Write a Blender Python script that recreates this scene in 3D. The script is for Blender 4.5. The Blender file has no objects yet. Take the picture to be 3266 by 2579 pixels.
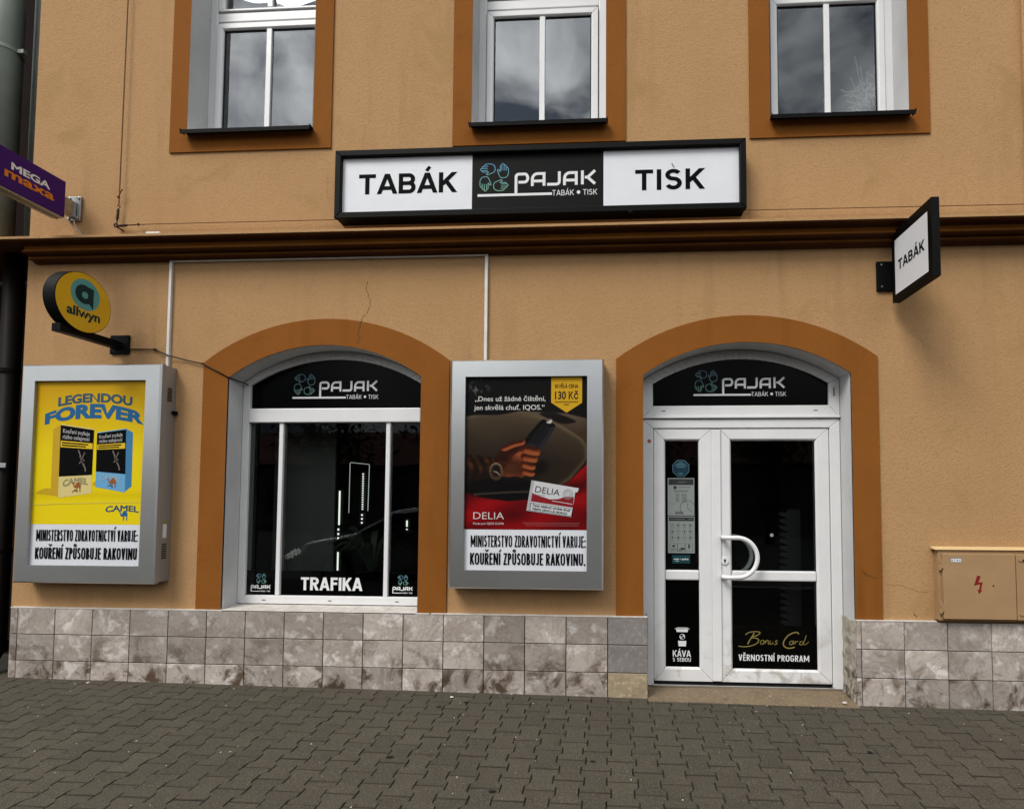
import bpy, bmesh, math, random
from mathutils import Vector, Matrix, geometry
random.seed(7)
S = bpy.context.scene
C = S.collection
R = math.radians

# ------------------------------------------------------------------ camera
CAM = Vector((0.0, -3.9313, 1.4005))
RIGHT = Vector((0.998477, 0.055053, 0.003692))
DOWN = Vector((0.001182, 0.045551, -0.998961))
FWD = Vector((-0.055164, 0.997444, 0.045416))
cd = bpy.data.cameras.new('camera')
cd.sensor_fit = 'HORIZONTAL'
cd.sensor_width = 36.0
cd.lens = 36.0 * 1768.51 / 3266.0
cd.shift_x = (1633.0 - 1853.9) / 3266.0
cd.shift_y = (1501.03 - 1289.5) / 3266.0
cd.clip_start = 0.05
cd.clip_end = 400
cam = bpy.data.objects.new('camera', cd)
C.objects.link(cam)
M = Matrix.Identity(4)
for i in range(3):
    M[i][0] = RIGHT[i]; M[i][1] = -DOWN[i]; M[i][2] = -FWD[i]; M[i][3] = CAM[i]
cam.matrix_world = M
S.camera = cam

# ------------------------------------------------------------------ world, sun, exposure
w = bpy.data.worlds.new('World')
S.world = w
w.use_nodes = True
nt = w.node_tree
for n in list(nt.nodes):
    nt.nodes.remove(n)
out = nt.nodes.new('ShaderNodeOutputWorld')
bg = nt.nodes.new('ShaderNodeBackground')
bg.inputs['Strength'].default_value = 0.066
sky = nt.nodes.new('ShaderNodeTexSky')
sky.sky_type = 'NISHITA'
sky.sun_disc = False
sky.sun_elevation = R(50)
sky.sun_rotation = R(218)
tc = nt.nodes.new('ShaderNodeTexCoord')
mp = nt.nodes.new('ShaderNodeMapping')
mp.inputs['Scale'].default_value = (1.0, 1.0, 1.9)
nz = nt.nodes.new('ShaderNodeTexNoise')
nz.inputs['Scale'].default_value = 5.2
nz.inputs['Detail'].default_value = 6
nz.inputs['Roughness'].default_value = 0.52
nz.inputs['Distortion'].default_value = 0.35
cr = nt.nodes.new('ShaderNodeValToRGB')          # cloud deck: slate grey to bright white
cr.color_ramp.elements[0].position = 0.42
cr.color_ramp.elements[0].color = (2.8, 3.3, 4.0, 1)
cr.color_ramp.elements[1].position = 0.69
cr.color_ramp.elements[1].color = (36.5, 36.0, 34.8, 1)
mx = nt.nodes.new('ShaderNodeMix')
mx.data_type = 'RGBA'
mx.inputs['Factor'].default_value = 0.88
nt.links.new(tc.outputs['Generated'], mp.inputs['Vector'])
nt.links.new(mp.outputs['Vector'], nz.inputs['Vector'])
nt.links.new(nz.outputs['Fac'], cr.inputs['Fac'])
nt.links.new(sky.outputs['Color'], mx.inputs['A'])
sxz = nt.nodes.new('ShaderNodeSeparateXYZ')
grd = nt.nodes.new('ShaderNodeMapRange')           # overcast sky: three times brighter overhead than at the horizon
grd.inputs['From Min'].default_value = 0.0
grd.inputs['From Max'].default_value = 1.0
grd.inputs['To Min'].default_value = 0.36
grd.inputs['To Max'].default_value = 1.08
vmul = nt.nodes.new('ShaderNodeVectorMath')
vmul.operation = 'SCALE'
nt.links.new(tc.outputs['Generated'], sxz.inputs[0])
nt.links.new(sxz.outputs['Z'], grd.inputs['Value'])
nt.links.new(cr.outputs['Color'], vmul.inputs[0])
nt.links.new(grd.outputs['Result'], vmul.inputs['Scale'])
nt.links.new(vmul.outputs['Vector'], mx.inputs['B'])
nt.links.new(mx.outputs['Result'], bg.inputs['Color'])
nt.links.new(bg.outputs['Background'], out.inputs['Surface'])
sd = bpy.data.lights.new('sun', 'SUN')
sd.energy = 1.5
sd.angle = R(24)
sd.color = (1.0, 0.96, 0.9)
sun = bpy.data.objects.new('sun', sd)
C.objects.link(sun)
sun.rotation_euler = (R(40), 0, R(-38))           # veiled sun in front of the facade, from the upper left
S.view_settings.view_transform = 'Standard'
S.view_settings.look = 'None'
S.view_settings.gamma = 1.0
S.view_settings.use_curve_mapping = False
S.view_settings.exposure = 0.7
S.render.engine = 'CYCLES'
try:
    S.cycles.use_denoising = True
    S.cycles.denoiser = 'OPENIMAGEDENOISE'
except Exception:
    pass
S.cycles.max_bounces = 6
S.cycles.diffuse_bounces = 1
S.cycles.transparent_max_bounces = 16
S.cycles.caustics_reflective = False
S.cycles.caustics_refractive = False
S.cycles.sample_clamp_indirect = 6

# ------------------------------------------------------------------ materials
def mat(name, col, rough=0.6, metal=0.0, var=None, vscale=3.0, grain=None, gscale=90.0, bump=0.0, bscale=120.0,
        stain=None, spec=0.5, objrand=0.0, emit=None, estr=1.0, coat=0.0, vein=None, streak=None):
    """Principled with slow colour variation, fine grain, relief and shaped stains."""
    m = bpy.data.materials.new(name)
    m.use_nodes = True
    t = m.node_tree
    b = t.nodes['Principled BSDF']
    L = t.links.new
    b.inputs['Roughness'].default_value = rough
    b.inputs['Metallic'].default_value = metal
    b.inputs['Specular IOR Level'].default_value = spec
    b.inputs['Coat Weight'].default_value = coat
    geo = t.nodes.new('ShaderNodeNewGeometry')
    pos = geo.outputs['Position']
    oi = None
    if objrand:
        oi = t.nodes.new('ShaderNodeObjectInfo')
        vm = t.nodes.new('ShaderNodeVectorMath'); vm.operation = 'MULTIPLY_ADD'
        cx = t.nodes.new('ShaderNodeCombineXYZ')
        for k in range(3):
            L(oi.outputs['Random'], cx.inputs[k])
        vm.inputs[1].default_value = (37, 53, 71)
        L(cx.outputs[0], vm.inputs[0]); L(pos, vm.inputs[2])
        pos = vm.outputs[0]
    base = None

    def noise(scale, detail=4, rough_=0.55, vec=None, dist=0.0):
        n = t.nodes.new('ShaderNodeTexNoise')
        n.inputs['Scale'].default_value = scale
        n.inputs['Detail'].default_value = detail
        n.inputs['Roughness'].default_value = rough_
        n.inputs['Distortion'].default_value = dist
        L(vec or pos, n.inputs['Vector'])
        return n.outputs['Fac']

    def mixc(fac, a, bb, typ='MIX'):
        x = t.nodes.new('ShaderNodeMix'); x.data_type = 'RGBA'; x.blend_type = typ
        if isinstance(fac, float): x.inputs['Factor'].default_value = fac
        else: L(fac, x.inputs['Factor'])
        for s_, v in (('A', a), ('B', bb)):
            if isinstance(v, tuple): x.inputs[s_].default_value = (*v, 1)
            else: L(v, x.inputs[s_])
        return x.outputs['Result']

    def ramp(fac, p0, p1):
        r = t.nodes.new('ShaderNodeMapRange')
        r.inputs['From Min'].default_value = p0; r.inputs['From Max'].default_value = p1
        r.clamp = True
        L(fac, r.inputs['Value'])
        return r.outputs['Result']
    base = col
    if var:
        base = mixc(ramp(noise(vscale), 0.3, 0.7), col, var)
    if grain:
        base = mixc(ramp(noise(gscale, 2, 0.7), 0.52, 0.66), base, grain)
    if streak:
        # rain streaks: noise stretched down the wall
        vs_ = t.nodes.new('ShaderNodeVectorMath'); vs_.operation = 'MULTIPLY'; L(pos, vs_.inputs[0]); vs_.inputs[1].default_value = (7.0, 7.0, 0.55)
        f1 = ramp(noise(1.0, 5, 0.6, vec=vs_.outputs[0]), 0.52, 0.74)
        f2 = ramp(noise(0.9, 4, 0.6, dist=0.5), 0.40, 0.68)
        mm2 = t.nodes.new('ShaderNodeMath'); mm2.operation = 'MULTIPLY'; L(f1, mm2.inputs[0]); L(f2, mm2.inputs[1])
        base = mixc(mm2.outputs[0], base, streak)
    if vein:
        # distorted bands of a second stone colour, as in slate-look tiles
        q = noise(3.2, 10, 0.80, dist=1.1)
        a_ = t.nodes.new('ShaderNodeMath'); a_.operation = 'SUBTRACT'; L(q, a_.inputs[0]); a_.inputs[1].default_value = 0.5
        b_ = t.nodes.new('ShaderNodeMath'); b_.operation = 'ABSOLUTE'; L(a_.outputs[0], b_.inputs[0])
        base = mixc(ramp(b_.outputs[0], 0.011, 0.0), base, vein)
        base = mixc(ramp(noise(3.1, 6, 0.6, dist=0.9), 0.55, 0.70), base, tuple(0.55 * v + 0.45 * c_ for v, c_ in zip(vein, col)))
    if stain:
        # stain = (colour, scale, threshold, zmax)
        f = ramp(noise(stain[1], 6, 0.65, dist=0.6), stain[2], stain[2] + 0.12)
        if stain[3] is not None:
            sx = t.nodes.new('ShaderNodeSeparateXYZ'); L(geo.outputs['Position'], sx.inputs[0])
            zf = ramp(sx.outputs['Z'], stain[3], stain[3] * 0.2)
            mm = t.nodes.new('ShaderNodeMath'); mm.operation = 'MULTIPLY'; L(f, mm.inputs[0]); L(zf, mm.inputs[1])
            f = mm.outputs[0]
        base = mixc(f, base, stain[0])
    if objrand:
        hs = t.nodes.new('ShaderNodeHueSaturation')
        r = t.nodes.new('ShaderNodeMapRange')
        r.inputs['To Min'].default_value = 1 - objrand; r.inputs['To Max'].default_value = 1 + objrand
        L(oi.outputs['Random'], r.inputs['Value']); L(r.outputs[0], hs.inputs['Value'])
        if isinstance(base, tuple): hs.inputs['Color'].default_value = (*base, 1)
        else: L(base, hs.inputs['Color'])
        base = hs.outputs[0]
    if isinstance(base, tuple): b.inputs['Base Color'].default_value = (*base, 1)
    else: L(base, b.inputs['Base Color'])
    if bump:
        bp = t.nodes.new('ShaderNodeBump')
        bp.inputs['Strength'].default_value = bump
        bp.inputs['Distance'].default_value = 0.004
        L(noise(bscale, 3, 0.6), bp.inputs['Height'])
        L(bp.outputs[0], b.inputs['Normal'])
    if emit:
        b.inputs['Emission Color'].default_value = (*emit, 1)
        b.inputs['Emission Strength'].default_value = estr
    return m

def glass_mat(name, refl, tint):
    m = bpy.data.materials.new(name); m.use_nodes = True
    t = m.node_tree
    for n in list(t.nodes): t.nodes.remove(n)
    o = t.nodes.new('ShaderNodeOutputMaterial')
    tr = t.nodes.new('ShaderNodeBsdfTransparent'); tr.inputs[0].default_value = (*tint, 1)
    gl = t.nodes.new('ShaderNodeBsdfGlossy'); gl.inputs['Roughness'].default_value = 0.015; gl.inputs['Color'].default_value = (0.90, 0.95, 1.0, 1)
    fr = t.nodes.new('ShaderNodeFresnel'); fr.inputs['IOR'].default_value = refl
    geo = t.nodes.new('ShaderNodeNewGeometry')
    n = t.nodes.new('ShaderNodeTexNoise'); n.inputs['Scale'].default_value = 2.2; n.inputs['Detail'].default_value = 1
    bp = t.nodes.new('ShaderNodeBump'); bp.inputs['Strength'].default_value = 0.03; bp.inputs['Distance'].default_value = 0.05
    mx_ = t.nodes.new('ShaderNodeMixShader')
    L = t.links.new
    L(geo.outputs['Position'], n.inputs['Vector']); L(n.outputs['Fac'], bp.inputs['Height'])
    L(bp.outputs[0], gl.inputs['Normal'])
    L(fr.outputs[0], mx_.inputs[0]); L(tr.outputs[0], mx_.inputs[1]); L(gl.outputs[0], mx_.inputs[2])
    L(mx_.outputs[0], o.inputs[0])
    return m

def gradient_mat(name, c_low, c_high):
    m = bpy.data.materials.new(name); m.use_nodes = True
    t = m.node_tree; b = t.nodes['Principled BSDF']; b.inputs['Roughness'].default_value = 0.5
    g = t.nodes.new('ShaderNodeTexCoord'); sx = t.nodes.new('ShaderNodeSeparateXYZ')
    x = t.nodes.new('ShaderNodeMix'); x.data_type = 'RGBA'
    x.inputs['A'].default_value = (*c_low, 1); x.inputs['B'].default_value = (*c_high, 1)
    t.links.new(g.outputs['Generated'], sx.inputs[0]); t.links.new(sx.outputs['Z'], x.inputs['Factor'])
    t.links.new(x.outputs['Result'], b.inputs['Base Color'])
    return m

def flat(name, col, rough=0.55, spec=0.18):
    return mat(name, col, rough, spec=spec)

m_plaster = mat('ochre_plaster', (0.490, 0.292, 0.142), 0.9, var=(0.455, 0.266, 0.126), vscale=1.3, grain=(0.42, 0.243, 0.104), gscale=75,
                bump=0.8, bscale=80, stain=((0.41, 0.245, 0.105), 2.0, 0.57, None), spec=0.12, streak=(0.365, 0.215, 0.103))
m_orange = mat('orange_plaster', (0.275, 0.099, 0.0175), 0.9, var=(0.24, 0.084, 0.015), vscale=2.5, grain=(0.25, 0.09, 0.013), gscale=90,
               bump=0.5, bscale=100, stain=((0.235, 0.078, 0.013), 4.0, 0.60, None), spec=0.12, streak=(0.20, 0.068, 0.012))
m_brown_shade = mat('shaded_brown_paint', (0.085, 0.030, 0.005), 0.85, var=(0.06, 0.02, 0.004), vscale=4, bump=0.2, spec=0.2)  # cornice soffits: orange-brown paint with their shade put into the colour
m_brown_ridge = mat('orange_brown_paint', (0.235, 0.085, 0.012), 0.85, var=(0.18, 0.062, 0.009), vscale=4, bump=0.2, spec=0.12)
m_reveal = mat('white_reveal_paint', (0.66, 0.66, 0.66), 0.85, var=(0.58, 0.58, 0.58), vscale=4, bump=0.3,
               stain=((0.36, 0.36, 0.31), 6.0, 0.68, None), spec=0.2)
m_pvc = mat('white_pvc', (0.83, 0.832, 0.835), 0.32, var=(0.78, 0.782, 0.785), vscale=5, stain=((0.62, 0.61, 0.58), 14, 0.70, None))
m_pvc_door = mat('white_pvc_door', (0.83, 0.832, 0.835), 0.34, var=(0.77, 0.772, 0.775), vscale=5, stain=((0.50, 0.475, 0.43), 7, 0.50, 0.55))
m_gasket = flat('black_gasket', (0.01, 0.01, 0.01), 0.6)
m_blackfilm = mat('black_gloss_film', (0.001, 0.001, 0.001), 0.15, spec=0.07)
m_glass = glass_mat('window_glass', 2.5, (0.72, 0.77, 0.79))
m_glass_thin = glass_mat('single_window_glass', 1.95, (0.92, 0.95, 0.96))
m_shopglass = glass_mat('shop_glass', 1.34, (0.78, 0.82, 0.81))
m_sheet = mat('black_sheet_metal', (0.003, 0.0028, 0.0026), 0.6, 0.0, bump=0.05, spec=0.08)
m_black = mat('black_powder_coat', (0.003, 0.0033, 0.0033), 0.5, bump=0.08, bscale=400, spec=0.09)
m_sign_white = mat('white_acrylic', (0.80, 0.82, 0.86), 0.35, var=(0.76, 0.78, 0.82), vscale=6)
m_sign_black = mat('black_acrylic', (0.006, 0.0064, 0.0064), 0.5, spec=0.08)
m_ink = flat('black_ink', (0.003, 0.0032, 0.0036), 0.6, 0.04)
m_white_ink = flat('white_vinyl', (0.78, 0.79, 0.80), 0.5)
m_alu = mat('brushed_aluminium', (0.74, 0.76, 0.76), 0.30, 1.0, var=(0.69, 0.71, 0.71), vscale=5, bump=0.012, bscale=300)
m_alu_side = mat('grey_painted_metal', (0.36, 0.37, 0.38), 0.45, 0.6, bump=0.05)
m_steel = mat('galvanised_steel', (0.45, 0.45, 0.44), 0.35, 1.0, var=(0.3, 0.3, 0.3), vscale=30)
m_rust = mat('rusty_iron', (0.055, 0.022, 0.013), 0.8, 0.3, var=(0.03, 0.013, 0.009), vscale=40)
m_wire = mat('rusty_wire', (0.16, 0.075, 0.025), 0.8, 0.2)
m_tile = mat('marbled_stone_tile', (0.465, 0.415, 0.375), 0.45, var=(0.31, 0.265, 0.232), vscale=4.5, grain=(0.59, 0.55, 0.515), gscale=9,
             bump=0.3, bscale=50, stain=((0.085, 0.056, 0.037), 6.5, 0.505, 0.46), objrand=0.24, spec=0.3, vein=(0.15, 0.11, 0.083))
m_tile_dark = mat('plain_grey_tile', (0.26, 0.235, 0.225), 0.45, var=(0.21, 0.19, 0.18), vscale=12, grain=(0.31, 0.29, 0.28), gscale=30,
                  bump=0.15, objrand=0.1, spec=0.4)
m_tile_sand = mat('sand_stone_tile', (0.40, 0.325, 0.22), 0.45, var=(0.29, 0.225, 0.145), vscale=10, grain=(0.52, 0.42, 0.28), gscale=26, bump=0.15, spec=0.4)
m_grout = mat('dark_grout', (0.055, 0.036, 0.026), 0.95)
m_ledge = mat('white_tile_trim', (0.66, 0.63, 0.58), 0.6, var=(0.5, 0.45, 0.4), vscale=14)
m_paver = mat('concrete_paver', (0.070, 0.060, 0.045), 0.9, var=(0.055, 0.047, 0.035), vscale=4, grain=(0.125, 0.112, 0.088), gscale=130,
              bump=0.9, bscale=170, stain=((0.026, 0.021, 0.015), 6.5, 0.66, None), objrand=0.085, spec=0.2)
m_paver_edge = mat('dirty_paver_edge', (0.054, 0.046, 0.035), 0.95, var=(0.038, 0.032, 0.024), vscale=12, bump=0.5, spec=0.15)
m_joint = mat('joint_sand', (0.011, 0.009, 0.006), 1.0, var=(0.018, 0.015, 0.009), vscale=20, bump=0.5)
m_step = mat('worn_concrete', (0.20, 0.145, 0.085), 0.85, var=(0.14, 0.10, 0.06), vscale=5, grain=(0.26, 0.2, 0.13), gscale=60, bump=0.5,
             stain=((0.06, 0.045, 0.03), 7, 0.62, None))
m_broken = mat('broken_render', (0.46, 0.42, 0.35), 0.95, var=(0.27, 0.23, 0.175), vscale=14, grain=(0.5, 0.47, 0.41), gscale=30, bump=0.9, bscale=60,
               stain=((0.05, 0.037, 0.025), 9, 0.46, 0.5))
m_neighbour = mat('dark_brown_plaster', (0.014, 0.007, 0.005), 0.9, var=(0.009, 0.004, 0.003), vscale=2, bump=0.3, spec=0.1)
m_pipe = mat('patinated_zinc', (0.30, 0.335, 0.285), 0.55, 0.25, var=(0.23, 0.26, 0.22), vscale=6, stain=((0.12, 0.13, 0.1), 8, 0.64, None))
m_pipe_dark = mat('dark_brown_pipe', (0.005, 0.0028, 0.002), 0.5, 0.0, var=(0.0035, 0.002, 0.0016), vscale=6, spec=0.08)
m_cabinet = mat('ochre_cabinet_paint', (0.40, 0.245, 0.118), 0.75, var=(0.35, 0.212, 0.10), vscale=4, bump=0.2, bscale=150,
                stain=((0.33, 0.21, 0.11), 6, 0.68, None))
m_red = flat('red_stencil_paint', (0.23, 0.012, 0.010), 0.7)
m_purple = flat('purple_vinyl', (0.045, 0.006, 0.135), 0.45)
m_orange_ink = flat('orange_vinyl', (0.72, 0.22, 0.012))
m_yellow = mat('yellow_acrylic', (0.78, 0.46, 0.006), 0.4, var=(0.74, 0.42, 0.006), vscale=6)
m_teal = flat('teal_vinyl', (0.11, 0.36, 0.34))
m_darkteal = flat('dark_teal_vinyl', (0.006, 0.032, 0.035))
m_poster_yellow = mat('yellow_poster_paper', (0.80, 0.56, 0.008), 0.5, var=(0.76, 0.50, 0.006), vscale=3)
m_paper = mat('white_poster_paper', (0.72, 0.74, 0.79), 0.55, var=(0.68, 0.70, 0.75), vscale=5)
m_hands = gradient_mat('blue_to_green_vinyl', (0.13, 0.36, 0.22), (0.06, 0.26, 0.46))
m_handsdim = gradient_mat('muted_blue_green_vinyl', (0.14, 0.30, 0.24), (0.10, 0.22, 0.30))
m_trunking = mat('white_trunking', (0.80, 0.79, 0.77), 0.5, var=(0.70, 0.69, 0.66), vscale=8)
m_cable = flat('black_cable', (0.012, 0.009, 0.008), 0.5)
m_greycable = flat('grey_cable', (0.45, 0.43, 0.38), 0.5)
m_dark_room = mat('dark_interior', (0.012, 0.012, 0.011), 0.9)
m_room_grey = mat('grey_interior_panel', (0.10, 0.11, 0.10), 0.8)
m_led = mat('white_led', (0.9, 0.9, 0.9), 0.5, emit=(0.95, 1.0, 0.9), estr=0.7)
m_led_soft = mat('soft_led_line', (0.8, 0.8, 0.8), 0.5, emit=(0.9, 1.0, 0.95), estr=0.30)
m_leaf = mat('houseplant_leaf', (0.024, 0.045, 0.016), 0.6, var=(0.012, 0.026, 0.009), vscale=12)
m_petal = mat('white_petal', (0.8, 0.8, 0.7), 0.6)
m_stem = flat('dark_stem', (0.03, 0.035, 0.012))
m_pot = flat('dark_pot', (0.02, 0.02, 0.02), 0.5)
m_curtain = mat('sheer_curtain', (0.68, 0.70, 0.72), 0.9, var=(0.42, 0.45, 0.48), vscale=5)
m_strand = mat('dry_grass_strand', (0.86, 0.86, 0.78), 0.8)
m_upper_room = mat('upper_room', (0.05, 0.058, 0.066), 0.9)
m_asphalt = mat('asphalt', (0.05, 0.05, 0.05), 0.9, var=(0.042, 0.042, 0.042), vscale=2, grain=(0.075, 0.075, 0.075), gscale=80, bump=0.6)
m_kerb = mat('kerb_stone', (0.24, 0.23, 0.22), 0.9, bump=0.4)
m_far_wall = mat('grey_render', (0.16, 0.14, 0.12), 0.9, var=(0.13, 0.115, 0.10), vscale=1)
m_far_roof = mat('red_roof_tiles', (0.13, 0.05, 0.03), 0.9)
m_tree_leaf = mat('tree_leaf', (0.04, 0.065, 0.02), 0.8, var=(0.028, 0.045, 0.014), vscale=2)
m_bark = mat('bark', (0.07, 0.05, 0.035), 0.95, bump=0.6)
m_car = mat('silver_car_paint', (0.52, 0.55, 0.54), 0.25, 0.6, coat=0.6)
m_car_glass = flat('car_glass', (0.01, 0.012, 0.012), 0.08, 0.5)
m_tyre = flat('tyre_rubber', (0.015, 0.015, 0.015), 0.8)

# ------------------------------------------------------------------ builders
def link(o, parent=None, world_child=True):
    C.objects.link(o)
    if parent is not None:
        o.parent = parent
        if world_child:
            o.matrix_parent_inverse = Matrix.Translation(-WLOC.get(parent.name, Vector((0, 0, 0))))
    return o

WLOC = {}

def thing(name, label, cat, loc, group=None):
    o = bpy.data.objects.new(name, None)
    o.empty_display_size = 0.1
    o.location = loc
    C.objects.link(o)
    o['label'] = label; o['category'] = cat
    if group: o['group'] = group
    WLOC[o.name] = Vector(loc)
    return o

def finish(name, bm, mats, parent=None, smooth=False, bevel=0.0, seg=2, label=None, kind=None):
    me = bpy.data.meshes.new(name)
    bmesh.ops.remove_doubles(bm, verts=bm.verts, dist=1e-6) if smooth else None
    bm.normal_update()
    bm.to_mesh(me); bm.free()
    if not isinstance(mats, (list, tuple)): mats = [mats]
    for m in mats: me.materials.append(m)
    if smooth:
        for p in me.polygons: p.use_smooth = True
    o = bpy.data.objects.new(name, me)
    link(o, parent)
    if bevel:
        b = o.modifiers.new('bevel', 'BEVEL'); b.width = bevel; b.segments = seg; b.limit_method = 'ANGLE'; b.angle_limit = R(40)
    if label: o['label'] = label
    if kind: o['kind'] = kind
    return o

def tag(o, label=None, cat=None, group=None, kind=None):
    if label: o['label'] = label
    if cat: o['category'] = cat
    if group: o['group'] = group
    if kind: o['kind'] = kind
    return o

def face(bm, pts, mi=0):
    f = bm.faces.new([bm.verts.new(p) for p in pts]); f.material_index = mi
    return f

def box(bm, x0, x1, y0, y1, z0, z1, mi=0):
    v = [bm.verts.new(p) for p in ((x0, y0, z0), (x1, y0, z0), (x1, y1, z0), (x0, y1, z0), (x0, y0, z1), (x1, y0, z1), (x1, y1, z1), (x0, y1, z1))]
    for q in ((0, 1, 5, 4), (1, 2, 6, 5), (2, 3, 7, 6), (3, 0, 4, 7), (4, 5, 6, 7), (3, 2, 1, 0)):
        f = bm.faces.new([v[i] for i in q]); f.material_index = mi

def hexa(bm, b, t, mi=0):
    v = [bm.verts.new(p) for p in list(b) + list(t)]
    n = len(b)
    for i in range(n):
        f = bm.faces.new([v[i], v[(i + 1) % n], v[n + (i + 1) % n], v[n + i]]); f.material_index = mi
    f = bm.faces.new(v[n:]); f.material_index = mi
    f = bm.faces.new(v[:n][::-1]); f.material_index = mi

def prism_xz(bm, pts, y0, y1, mi=0):
    hexa(bm, [(x, y0, z) for x, z in pts], [(x, y1, z) for x, z in pts], mi)

def tube(bm, pts, r, seg=10, mi=0, closed=False, cap=True):
    pts = [Vector(p) for p in pts]
    rings = []
    n = len(pts)
    up = None
    for i, p in enumerate(pts):
        if closed: d = pts[(i + 1) % n] - pts[i - 1]
        else: d = pts[min(i + 1, n - 1)] - pts[max(i - 1, 0)]
        d.normalize()
        if up is None:
            up = d.orthogonal().normalized()
        up = (up - d * up.dot(d)).normalized()
        q = d.cross(up)
        rr = r[i] if isinstance(r, (list, tuple)) else r
        rings.append([bm.verts.new(p + (up * math.cos(2 * math.pi * k / seg) + q * math.sin(2 * math.pi * k / seg)) * rr) for k in range(seg)])
    rng = range(n if closed else n - 1)
    for i in rng:
        a, b = rings[i], rings[(i + 1) % n]
        for k in range(seg):
            f = bm.faces.new([a[k], a[(k + 1) % seg], b[(k + 1) % seg], b[k]]); f.material_index = mi
    if cap and not closed:
        f = bm.faces.new(rings[0][::-1]); f.material_index = mi
        f = bm.faces.new(rings[-1]); f.material_index = mi

def cyl(bm, c, axis, r, h, seg=20, mi=0):
    c = Vector(c); a = Vector(axis).normalized()
    tube(bm, [c, c + a * h], r, seg, mi)

def arc(cx, cz, rx, rz, a0, a1, n):
    return [(cx + rx * math.cos(R(a0 + (a1 - a0) * i / n)), cz + rz * math.sin(R(a0 + (a1 - a0) * i / n))) for i in range(n + 1)]

def seg_arch(x0, x1, zs, za, n=24):
    """points of a segmental arch from (x1, zs) over the apex za to (x0, zs)"""
    h = (x1 - x0) / 2; rise = za - zs; rr = (h * h + rise * rise) / (2 * rise); cx = (x0 + x1) / 2; cz = za - rr
    a = math.degrees(math.asin(h / rr))
    return arc(cx, cz, rr, rr, 90 - a, 90 + a, n)

def cdt_fill(loops, offs=0.0):
    """loops of 2-D points -> (verts, triangles), non-zero winding; offs thickens the shape"""
    L2 = []
    area = lambda l: sum(l[i][0] * l[(i + 1) % len(l)][1] - l[(i + 1) % len(l)][0] * l[i][1] for i in range(len(l))) / 2
    cl = []
    for l in loops:
        q = []
        for p in l:
            if not q or (abs(p[0] - q[-1][0]) + abs(p[1] - q[-1][1])) > 1e-6: q.append((p[0], p[1]))
        if len(q) > 2 and abs(q[0][0] - q[-1][0]) + abs(q[0][1] - q[-1][1]) < 1e-6: q.pop()
        if len(q) > 2: cl.append(q)
    if not cl: return [], []
    if not isinstance(offs, tuple): offs = (offs, offs)
    def inside(p, l):
        c_ = False
        for i in range(len(l)):
            x0, y0 = l[i]; x1, y1 = l[(i + 1) % len(l)]
            if (y0 <= p[1]) != (y1 <= p[1]) and x0 + (p[1] - y0) / (y1 - y0) * (x1 - x0) > p[0]: c_ = not c_
        return c_
    for li, l in enumerate(cl):
        depth = sum(inside(l[0], m_) for mi_, m_ in enumerate(cl) if mi_ != li and abs(area(m_)) > abs(area(l)))
        if (area(l) > 0) != (depth % 2 == 0): l = l[::-1]
        if offs[0] or offs[1]:
            q = []
            n = len(l)
            for i in range(n):
                a = Vector(l[i - 1]); b = Vector(l[i]); c = Vector(l[(i + 1) % n])
                d1 = (b - a).normalized(); d2 = (c - b).normalized()
                n1 = Vector((d1.y, -d1.x)); n2 = Vector((d2.y, -d2.x))
                s = n1 + n2
                k = s.length_squared
                m_ = s * (2 / k) if k > 0.8 else n1
                q.append((b.x + m_.x * offs[0], b.y + m_.y * offs[1]))
            l = q
        L2.append(l)
    vs, es = [], []
    for l in L2:
        k = len(vs)
        vs += [Vector(p) for p in l]
        es += [(k + i, k + (i + 1) % len(l)) for i in range(len(l))]
    r = geometry.delaunay_2d_cdt(vs, es, [], 0, 1e-7)
    V, F = r[0], r[2]
    tris = []
    for f in F:
        c = sum((V[i] for i in f), Vector((0, 0))) / len(f)
        wn = 0
        for l in L2:
            for i in range(len(l)):
                x0, y0 = l[i]; x1, y1 = l[(i + 1) % len(l)]
                if (y0 <= c.y) != (y1 <= c.y):
                    t_ = (c.y - y0) / (y1 - y0)
                    if x0 + t_ * (x1 - x0) > c.x:
                        wn += 1 if y1 > y0 else -1
        if wn != 0: tris.append(tuple(f))
    return [tuple(v) for v in V], tris

_tc = {}
def text_loops(s, space=1.0):
    if (s, space) in _tc: return _tc[(s, space)]
    cu = bpy.data.curves.new('lettering_source', 'FONT'); cu.body = s; cu.size = 1.0; cu.space_character = space
    o = bpy.data.objects.new('lettering_source', cu); C.objects.link(o)
    dg = bpy.context.evaluated_depsgraph_get(); dg.update()
    c2 = o.evaluated_get(dg).to_curve(dg)
    loops = []
    for sp in c2.splines:
        l = []
        bps = sp.bezier_points
        if len(bps):
            n = len(bps)
            for i in range(n):
                a, b = bps[i], bps[(i + 1) % n]
                straight = ((a.handle_right - a.co).cross(b.co - a.co).length < 1e-5 and (b.handle_left - b.co).cross(b.co - a.co).length < 1e-5)
                pts = [a.co] if straight else geometry.interpolate_bezier(a.co, a.handle_right, b.handle_left, b.co, 7)[:-1]
                l += [(p.x, p.y) for p in pts]
        else:
            l = [(p.co.x, p.co.y) for p in sp.points]
        loops.append(l)
    o.to_curve_clear() if hasattr(o, 'to_curve_clear') else None
    bpy.data.objects.remove(o); bpy.data.curves.remove(cu)
    _tc[(s, space)] = loops
    return loops

class Plane:
    """A flat printing surface: origin, u axis, v axis; n points to the reader."""
    def __init__(s, O, U=(1, 0, 0), V=(0, 0, 1)):
        s.O = Vector(O); s.U = Vector(U); s.V = Vector(V); s.N = s.U.cross(s.V)
    def p(s, u, v, h=0.0):
        return s.O + s.U * u + s.V * v + s.N * h

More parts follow.
